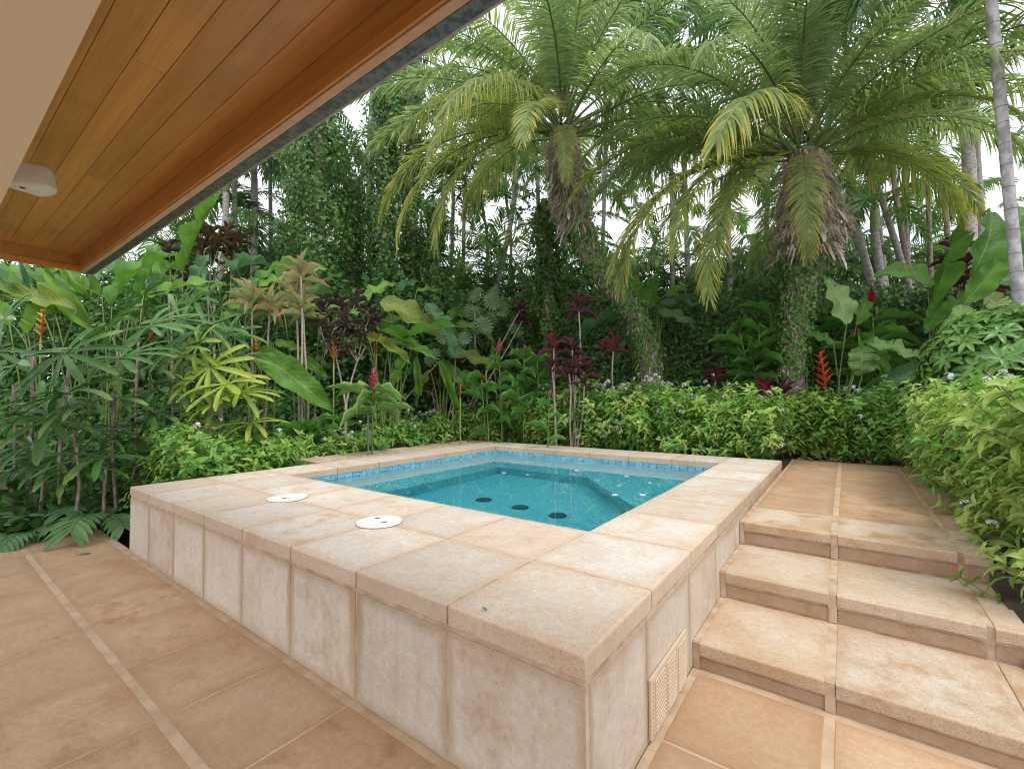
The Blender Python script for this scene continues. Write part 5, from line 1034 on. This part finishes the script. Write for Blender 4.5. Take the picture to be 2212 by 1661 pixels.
def leafy_stem(mat, seed, nodes=6, ll=0.085, lw=0.034, h=0.26):
    rg = random.Random(seed); g = G(); bx, by = rg.uniform(-.04, .04), rg.uniform(-.04, .04)
    pts = spline([(0, 0, 0), (bx, by, h * .5), (bx * 1.5, by * 1.5, h)], 6); tube(g, pts, 0.004, 4, mi=1)
    for k in range(nodes):
        u = 0.2 + 0.8 * k / (nodes - 1); p = np.array([np.interp(u, np.linspace(0, 1, 6), pts[:, i]) for i in range(3)]); a0 = k * 1.57 + rg.uniform(-.4, .4)
        for j in range(2 if k < nodes - 1 else 4):
            a = a0 + j * (math.pi if k < nodes - 1 else 1.57) + rg.uniform(-.5, .5); el = rg.uniform(-.1, .5) if k < nodes - 1 else rg.uniform(.3, .9); l = ll * rg.uniform(.7, 1.2) * (1 if k < nodes - 1 else rg.uniform(.45, .8))
            b = strip(l, lw * rg.uniform(.85, 1.2), 4, lance, droop=rg.uniform(.4, 1.2), fold=.35, seed=k); v = np.concatenate(b.v); d = Vector((math.cos(a) * math.cos(el), math.sin(a) * math.cos(el), math.sin(el))); M = np.array(frame(d, Vector((0, 0, 1)))); aa = np.concatenate(b.a); aa[:, 2] = rg.uniform(0, .35); g.add(v @ M.T + p, np.concatenate(b.q), a=aa)
    return g.mesh('leafy_stem', [mat, M_STALK])
LST = {m.name: [leafy_stem(m, 7 * i + 3, ll=.105, lw=.036, h=.27) for i in range(5)] for m in (ML_PEN, ML_PEB, ML_PEY)}
LBIG = {m.name: [leafy_stem(m, 11 * i + 5, ll=.108, lw=.038, h=.28) for i in range(5)] for m in (ML_PEB, ML_PEN, ML_PEY)}
UNITL = {m.name: [strip(1, 1, 4, lance, droop=d_, fold=.35, seed=i).mesh('leaf', m) for i, d_ in enumerate((.5, .8, 1.1, .65))] for m in (ML_PEB, ML_PEN)}
def open_stem(t, mat, M, rg, ll=.108, lw=.038, h=.28, nodes=6):
    """a leafy stem whose leaves are parts"""
    bx, by = rg.uniform(-.04, .04), rg.uniform(-.04, .04); pts = spline([(0, 0, 0), (bx, by, h * .5), (bx * 1.5, by * 1.5, h)], 6); g = G(); tube(g, pts, .004, 4); s_ = ob('leafy_stem', g.mesh('leafy_stem', M_STALK), t, M=M)
    for k in range(nodes):
        u = .2 + .8 * k / (nodes - 1); p = [np.interp(u, np.linspace(0, 1, 6), pts[:, i]) for i in range(3)]; a0 = k * 1.57 + rg.uniform(-.4, .4); last = k == nodes - 1
        for j in range(4 if last else 2):
            a = a0 + j * (1.57 if last else math.pi) + rg.uniform(-.4, .4); el = rg.uniform(.3, .9) if last else rg.uniform(-.1, .5); l = ll * rg.uniform(.7, 1.2) * (rg.uniform(.45, .8) if last else 1); d = Vector((math.cos(a) * math.cos(el), math.sin(a) * math.cos(el), math.sin(el)))
            ob('leaf', rg.choice(UNITL[mat.name]), s_, M=place(p, frame(d, Vector((0, 0, 1))), lw * rg.uniform(.85, 1.2), l, l))
def bush(name, label, cat, x0, x1, y0, y1, z0, top, n, mats, nfl, group, faces, sc=1.0, big=False, fill=3600, size=0.08):
    """a clipped bush filling a footprint; FACES are the sides (outward x, y) that one sees"""
    cx, cy_ = (x0 + x1) / 2, (y0 + y1) / 2; t = thing(name, (cx, cy_, z0), label, cat, group); lib = LBIG if big else LST; opened = []
    def tz(x, y): return top + 0.08 * math.sin(x * 5.1 + y * 3) + 0.07 * math.sin(x * 11 - y * 7)
    for k in range(n):
        m = random.choice(mats)
        if random.random() < 0.42: x, y = rnd(x0, x1), rnd(y0, y1); z = tz(x, y) - rnd(0.12, 0.3) * sc; d = Vector((rnd(-.5, .5), rnd(-.5, .5), 1))
        else:
            fx, fy = random.choice(faces); x, y = rnd(x0, x1), rnd(y0, y1)
            if fx: x = (x1 if fx > 0 else x0) - fx * rnd(0.02, 0.2)
            if fy: y = (y1 if fy > 0 else y0) - fy * rnd(0.02, 0.2)
            h = rnd(0, 1) ** .8; z = z0 + 0.02 + h * (tz(x, y) - z0 - 0.15); d = Vector((fx * rnd(.2, .8) + rnd(-.4, .4), fy * rnd(.2, .8) + rnd(-.4, .4), rnd(.5, 1)))
        s = sc * rnd(.75, 1.25); Mx = place((x - cx, y - cy_, z - z0), frame(Vector((-d[1], d[0], rnd(-.3, .3))), d) @ Matrix.Rotation(rnd(0, 6.28), 3, 'Z'), s, s, s)
        if big and m.name in UNITL and x < x0 + .25 and y < y0 + .9 and len(opened) < 21: opened.append(1); open_stem(t, m, Mx, random)
        else: ob('leafy_stem', random.choice(lib[m.name]), t, M=Mx)
    g = G(); N_ = fill; x = RNG.uniform(x0 + .1, x1 - .08, N_); y = RNG.uniform(y0 + .1, y1 - .08, N_); tt = np.array([tz(a, b) for a, b in zip(x, y)]); z = z0 + RNG.uniform(0, 1, N_) ** .6 * (tt - z0 - .08)
    nr = np.stack([(x - cx) * 1.2, (y - cy_) * 1.2, 0.6 + 0 * x], 1) + RNG.normal(0, .5, (N_, 3)) + np.array(VIEW) * .4; leaf_cloud(g, np.stack([x - cx, y - cy_, z - z0], 1), nr, size, hang=.3); ob('inner_foliage', g.mesh('inner_foliage', mats[0], False), t, kind='stuff')
    for k in range(int(nfl * 2.2)):
        x, y = rnd(x0, x1), rnd(y0, y1); z = tz(x, y) + rnd(0.08, 0.2)
        if random.random() < .35: fx, fy = random.choice(faces); z = z0 + rnd(.3, .95) * (top - z0); x, y = (((x1 if fx > 0 else x0) + fx * .05) if fx else x), (((y1 if fy > 0 else y0) + fy * .05) if fy else y)
        s = rnd(1.0, 1.5) * (1.1 if big else 1.0); ob('flower_cluster', FLW[random.choice((0, 0, 0, 1, 1, 1, 1, 2))], t, M=place((x - cx, y - cy_, z - z0), frame(Vector((RT[0] + rnd(-.3, .3), RT[1] + rnd(-.3, .3), rnd(-.2, .2))), Vector((VIEW[0] * .7 + rnd(-.3, .3), VIEW[1] * .7 + rnd(-.3, .3), 1))), s * .8, s * .8, s * .8))
    return t
random.seed(81)
PB = 'white flowered pentas bushes along the beds'; fr = [(0, -1), (0, -1), (1, 0), (-1, 0)]
G1, G2, G3 = [ML_PEN, ML_PEN, ML_PEN, ML_PEY, ML_PEB], [ML_PEN, ML_PEN, ML_PEY, ML_PEB], [ML_PEN, ML_PEN, ML_PEN, ML_PEB]
bush('pentas_bush', 'low pentas bush at the left end of the hedge behind the hot tub', 'bush', -4.75, -3.7, 5.2, 6.2, .4, 1.14, 200, G2, 10, PB, fr)
bush('pentas_bush', 'pentas bush second from left in the hedge behind the tub, by the crimson ti', 'bush', -3.8, -2.75, 5.15, 6.4, .4, 1.30, 220, G2, 14, PB, fr)
bush('pentas_bush', 'flowery pentas bush in front of the kinked trunk, middle of the hedge', 'bush', -2.85, -1.85, 5.15, 6.4, .4, 1.36, 230, G1, 26, PB, fr)
bush('pentas_bush', 'pentas bush right of the middle of the hedge, below the bare stone wall', 'bush', -1.95, -1.0, 5.15, 6.3, .4, 1.32, 230, G1, 16, PB, fr)
bush('pentas_bush', 'pentas bush at the right end of the hedge behind the hot tub, by the deck', 'bush', -1.1, -0.1, 5.2, 6.2, .4, 1.22, 220, [ML_PEN, ML_PEN, ML_PEB, ML_PEY], 8, PB, fr)
bush('pentas_bush', 'yellowish pentas bush at the back of the deck, by the skirted palm trunk', 'bush', -0.05, 0.75, 6.3, 7.0, .42, 1.22, 150, [ML_PEY, ML_PEN, ML_PEN], 4, PB, fr)
bush('pentas_bush', 'darker pentas bush in the back right corner of the deck', 'bush', 0.7, 1.75, 6.1, 7.0, .42, 1.30, 150, [ML_PEN, ML_PEN, ML_PEN], 6, PB, fr)
fw_ = [(-1, 0), (-1, 0), (0, -1)]
bush('pentas_bush', 'bright pentas bush beside the far end of the deck, in the right hedge', 'bush', 1.27, 2.15, 4.75, 6.2, .4, 1.16, 250, [ML_PEN, ML_PEN, ML_PEB], 6, PB, fw_, 1.0)
bush('pentas_bush', 'bright pentas bush above the top step, middle of the right hedge', 'bush', 1.27, 2.3, 3.4, 4.85, .38, 1.22, 300, [ML_PEB, ML_PEB, ML_PEN], 12, PB, fw_, 1.0, True, 6000, .09)
bush('pentas_bush', 'largest pale green pentas bush beside the steps, nearest of the right hedge', 'bush', 1.31, 2.4, 1.95, 3.5, .1, 1.22, 300, [ML_PEB, ML_PEB, ML_PEB, ML_PEN], 14, PB, fw_, 1.0, True, 7000, .095)
bush('pentas_bush', 'green pentas bush growing behind the hot tub left corner, under the yellow green palm', 'bush', -5.75, -4.6, 0.45, 1.6, -0.03, 0.84, 240, [ML_PEN, ML_PEN, ML_PEN, ML_PEY], 5, PB, [(1, 0), (0, -1)])
bush('pentas_bush', 'loose pentas bush beside the grey riser pipe', 'bush', -5.7, -5.02, 3.5, 4.9, .3, 0.92, 190, [ML_PEN, ML_PEN, ML_PEB], 8, PB, [(1, 0), (0, -1)])
bush('pentas_bush', 'low pentas bush along the raised coping ledge, left of the riser pipe', 'bush', -5.7, -5.02, 2.0, 3.4, .25, 0.74, 170, [ML_PEN, ML_PEN, ML_PEB], 5, PB, [(1, 0), (0, -1)])
bush('pentas_bush', 'fresh green pentas bush between the riser pipe and the back hedge', 'bush', -5.4, -4.4, 5.1, 6.0, .38, 0.98, 180, [ML_PEN, ML_PEN, ML_PEB], 6, PB, fr)

# ---- schefflera bush
def sch_mesh(seed):
    rg = random.Random(seed); g = G(); n = rg.choice((7, 8, 9))
    for k in range(n):
        a = k * 6.2832 / n + rg.uniform(-.15, .15); b = strip(rg.uniform(.12, .17), .05, 5, oval, droop=rg.uniform(.4, 1.0), up0=.25, fold=.3, seed=k); v = np.concatenate(b.v) + (0, .012, 0); c, s = math.cos(a), math.sin(a); v = v @ np.array([(c, -s, 0), (s, c, 0), (0, 0, 1)]); g.add(v, np.concatenate(b.q), a=np.concatenate(b.a))
    return g.mesh('leaf_whorl', ML_SCH)
SCH = [sch_mesh(i) for i in range(4)]
def schefflera():
    c = ground(2170, 4.75); c[2] = 0.42; t = thing('schefflera_bush', c, 'rounded glossy schefflera bush below the white ringed trunk', 'bush')
    for k in range(6): stem(t, 'branch', [c, c + np.array([rnd(-.15, .15), rnd(-.15, .15), .6]), c + np.array([rnd(-.4, .4), rnd(-.4, .4), 1.3])], [.02, .008], M_BARK, 6, 6)
    for k in range(290):
        a, e = rnd(0, 6.28), math.asin(rnd(-.15, 1)); d = np.array([math.cos(a) * math.cos(e) * .66, math.sin(a) * math.cos(e) * .66, math.sin(e) * .62]) * rnd(.78, 1.05); s = rnd(.8, 1.2)
        ob('leaf_whorl', random.choice(SCH), t, M=place(d + (0, 0, 1.16), frame(Vector((-d[1], d[0], rnd(-.2, .2))), Vector((d[0] * 1.3, d[1] * 1.3, abs(d[2]) + .35))) @ Matrix.Rotation(rnd(0, 6), 3, 'Z'), s, s, s))
    g = G(); p = RNG.normal(0, 1, (2500, 3)); p /= np.linalg.norm(p, axis=1)[:, None]; q = p * (RNG.uniform(0.2, .8, 2500) ** .5)[:, None] * (.62, .62, .58) + (0, 0, 1.1); leaf_cloud(g, q, p + (0, 0, .5), .12, hang=.3); ob('inner_foliage', g.mesh('inner_foliage', ML_SCH, False), t, kind='stuff')
random.seed(91); schefflera()

# ---- monstera leaves on the ivy wall
def mon_mesh(seed):
    rg = random.Random(seed); g = G()
    for sd in (-1, 1):
        for k in range(8):
            a = R(20 + 140 * k / 7) * sd; y0 = .62 * (1 - k / 7) ; l = (.34, .42, .48, .5, .5, .48, .42, .32)[k]; b = strip(l, .115, 5, blunt, droop=.6, fold=.1, seed=k); v = np.concatenate(b.v); c, s = math.cos(-a), math.sin(-a); v = v @ np.array([(c, s, 0), (-s, c, 0), (0, 0, 1)]) + (0, y0 * .75 + .1, 0); g.add(v, np.concatenate(b.q), a=np.concatenate(b.a))
    b = strip(.9, .12, 8, oval, droop=.5, seed=1); g.add(np.concatenate(b.v), np.concatenate(b.q), a=np.concatenate(b.a)); return g.mesh('leaf', ML_MON)
MON = [mon_mesh(i) for i in range(3)]
def monstera(px, dep, label, lv):
    bs = ground(px, dep); t = thing('monstera', bs, label, 'monstera')
    tops = at(lv[0][0], lv[0][1], dep); stem(t, 'stem', [bs - (0, 0, .05), (bs + tops) / 2, tops], 0.014, M_BARK, 6, 8)
    for (x, y, d, s) in lv:
        c = at(x, y, d); o = np.array(t.location); n = Vector(VIEW) * .8 + Vector((rnd(-.3, .3), rnd(-.3, .3), .45)); ob('leaf', random.choice(MON), t, M=place(c - o, frame(Vector((RT[0] * rnd(-.8, .8), RT[1] * rnd(-.8, .8), -.8)), n), s, s, s)); stem(t, 'petiole', [tops, (tops + c) / 2 + np.array([0, 0, .06]), c], .006, M_STALK, 5, 5)
random.seed(95)
monstera(1026, 8.6, 'monstera on a thin bare stem in front of the ivy wall', [(1026, 668, 8.6, .34), (1040, 690, 8.5, .36), (1015, 662, 8.7, .3), (1060, 680, 8.6, .3)])
monstera(1080, 9.6, 'monstera leaves climbing the top of the ivy wall', [(1055, 640, 9.5, .42), (1085, 655, 9.6, .4), (1030, 625, 9.6, .4), (990, 640, 9.6, .38), (1070, 625, 9.8, .4), (1110, 700, 9.6, .36)])
monstera(975, 8.0, 'young monstera low between the low croton and the pink gingers', [(985, 740, 8.0, .36), (960, 715, 8.1, .36), (1000, 720, 8.0, .3), (940, 760, 7.9, .32)])

# ---- filling stuff
def stuff_cloud(name, n, fpos, size, mat, hang=.4):
    pos = fpos(n); g = G(); nr = RNG.normal(0, .5, pos.shape) + np.array([VIEW[0] * .5, VIEW[1] * .5, .8]); leaf_cloud(g, pos, nr, size, hang=hang); return ob(name, g.mesh(name, mat, False), kind='stuff')
def bed_left(n):
    x = RNG.uniform(-9, -5.55, n); y = RNG.uniform(-2.0, 6.5, n); h = RNG.uniform(0, 1, n) ** 1.3 * np.interp(-x, [5.5, 5.9, 7, 9], [.16, .5, 1.0, 1.7]); z = np.array([gz(a, b) for a, b in zip(x, y)]) + h; return np.stack([x, y, z], 1)
stuff_cloud('undergrowth', 15000, bed_left, .11, ML_UND)
def bed_back(n):
    px = RNG.uniform(560, 2150, n); dep = RNG.uniform(6.9, 9.6, n); p = CAM + dep[:, None] * (FW + RT * ((px - 1106) / F_PX)[:, None]); z = np.array([gz(a, b) for a, b in p[:, :2]]) + RNG.uniform(0, 1, n) ** 1.5 * np.interp(px, [560, 900, 1300, 2150], [1.1, .9, .6, .7]); p[:, 2] = z
    return p[(p[:, 1] > 6.5) | (p[:, 0] < -5.6)]
stuff_cloud('undergrowth', 12000, bed_back, .1, ML_UND)
def deep(n):
    px = RNG.uniform(-150, 1000, n); dep = RNG.uniform(8.2, 12.5, n); p = CAM + dep[:, None] * (FW + RT * ((px - 1106) / F_PX)[:, None]); k = np.sin(px * .021) * np.sin(dep * 2.1 + px * .013); z = .4 + RNG.uniform(0, 1, n) ** 1.0 * (2.3 + 0.6 * k + np.interp(px, [0, 400, 700, 1000], [1.4, 1.0, .9, .6])); p[:, 2] = z; return p
stuff_cloud('thicket', 42000, deep, .13, ML_UND)
def far(n):
    px = RNG.uniform(-200, 2300, n); dep = RNG.uniform(13, 17, n); p = CAM + dep[:, None] * (FW + RT * ((px - 1106) / F_PX)[:, None]); k = np.sin(px * .017 + 1) * np.sin(dep * 1.3 + px * .009); z = .5 + RNG.uniform(0, 1, n) ** .8 * (np.interp(px, [-200, 300, 950, 1300, 2300], [5.2, 5.2, 4.6, 4.6, 3.8]) + 1.0 * k); p[:, 2] = z; return p
stuff_cloud('far_thicket', 60000, far, .13, ML_IVY)
def frond_arrays(me):
    n = len(me.vertices); v = np.zeros(n * 3, np.float32); me.vertices.foreach_get('co', v); a = np.zeros(n * 3, np.float32); me.attributes['luv'].data.foreach_get('vector', a)
    q = [tuple(p.vertices) for p in me.polygons if len(p.vertices) == 4]; return v.reshape(-1, 3), np.array(q), a.reshape(-1, 3)
def far_fronds():
    src = [frond_arrays(frond(2.1, 30, 0.55, 0.042, R(a_), R(b_), side_ang=(64, 25), vee=v_, ldroop=l_, petiole=.15, mat=ML_ARE, seed=500 + int(a_), ragged=.12)) for a_, b_, v_, l_ in ((65, 75, .4, .45), (45, 85, .4, .5), (28, 80, .3, .6), (40, 70, 0.0, 1.3))]; g = G()
    for k in range(1900):
        px = rnd(250, 2280); dep = rnd(11.5, 16); p = at(px, 861, dep); hi = np.interp(px, [250, 700, 1000, 1300, 2280], [7.5, 7.0, 5.0, 6.0, 5.6]); p[2] = rnd(1.8, 5.0) if rnd(0, 1) < .6 else rnd(2.0, hi) if rnd(0, 1) < .7 else rnd(6, 9.5)
        v, q, a = random.choice(src); rot = np.array(Matrix.Rotation(rnd(0, 6.28), 3, 'Z') @ Matrix.Rotation(rnd(-.7, .2), 3, 'X')); a = a.copy(); a[:, 2] += rnd(0, 1); g.add(v @ rot.T * rnd(.8, 1.2) + p, q, a=a)
    ob('far_palm_foliage', g.mesh('far_palm_foliage', ML_ARE), kind='stuff')
random.seed(99); far_fronds()

# ---- small things
def riser():
    b = ground(797, 6.0); b[2] = .2; t = thing('riser_pipe', b, 'thin grey irrigation riser pipe standing behind the coping', 'pipe'); top = at(795, 880, 6.0); stem(t, 'pipe', [b, (b + top) / 2, top], .011, M_PIPE, 8, 4); c = at(797, 940, 6.0); stem(t, 'coupling', [c - (0, 0, .05), c, c + (0, 0, .05)], .016, M_PIPE, 8, 3)
riser()
def petals():
    random.seed(5)
    spots = [(-2.9, 3.9, 0), (-2.0, 3.65, 1), (-2.6, 3.0, 1), (-2.3, 3.05, 0), (-1.35, 3.6, 1), (-1.2, 3.05, 0), (-1.05, 2.6, 1), (-0.85, 2.75, 1), (-1.0, 3.35, 0), (-3.2, 3.8, 2), (-2.1, 3.35, 2), (-1.9, 3.4, 2)]
    labs = ['fallen pale petal floating at the far left of the water', 'fallen pale petal floating near the middle of the far side', 'fallen pale petal floating above the first drain', 'fallen pale petal floating just right of the first drain', 'fallen petal floating by the corner seat edge', 'fallen petal floating over the slanting seat edge', 'fallen petal floating nearest the right coping', 'fallen petal floating close to the right coping, second nearest', 'fallen petal floating above the corner seat', 'pink petal floating in the far left corner', 'pink petal floating beyond the second drain', 'pink petal floating right beside another pink petal']
    for (x, y, k), lb in zip(spots, labs):
        o = ob('fallen_petal', FLOAT[min(k, 1) if k < 2 else 2], loc=(x, y, WZ + 0.002)); o.rotation_euler = (0, 0, rnd(0, 6)); props(o, lb, 'petal', 'petals floating in the hot tub')
def float_mesh(mat, s):
    g = G()
    for k in range(4): b = strip(.026 * s, .02 * s, 3, oval, droop=-.6, seed=k); v = np.concatenate(b.v); a = k * 1.7; c, q = math.cos(a), math.sin(a); g.add(v @ np.array([(c, -q, 0), (q, c, 0), (0, 0, 1)]), np.concatenate(b.q), a=np.concatenate(b.a))
    return g.mesh('fallen_petal', mat)
FLOAT = [float_mesh(M_WHF, 1), float_mesh(M_WHF, 1.3), float_mesh(M_PKF, 1)]
petals()
def fallen(px, py, z, ln, label, mat=ML_DRY):
    d = at(px, py, 1) - CAM; p = CAM + d * ((z - CAM[2]) / d[2]); me = strip(ln, ln * .28, 6, lance, droop=-.5, fold=.4, seed=3).mesh('fallen_leaf', mat); o = ob('fallen_leaf', me, loc=(p[0], p[1], z + .004)); o.rotation_euler = (0, 0, rnd(0, 6)); props(o, label, 'leaf')
fallen(198, 1196, 0, .11, 'dark fallen leaf on the patio tiles left of the hot tub', ML_UND)
fallen(1053, 1320, SZ, .03, 'tiny dark leaf scrap on the corner coping tile', ML_UND)
fallen(130, 1376, 0, .03, 'tiny dry leaf scrap on the patio floor tiles', ML_UND)

def litter(n):
    q = [(rnd(0.02, 1.5), rnd(6.12, 6.45), .435) if rnd(0, 1) < .6 else (rnd(-5.66, -5.5), rnd(-2.0, 0.1), .004) for _ in range(n)]; return np.array(q)
random.seed(17); lp = litter(150); g = G(); leaf_cloud(g, lp + RNG.normal(0, .006, lp.shape) * (1, 1, .6), np.tile((0, 0, 1.0), (150, 1)) + RNG.normal(0, .25, (150, 3)), .075, hang=0); ob('leaf_litter', g.mesh('leaf_litter', ML_DRY, False), kind='stuff')
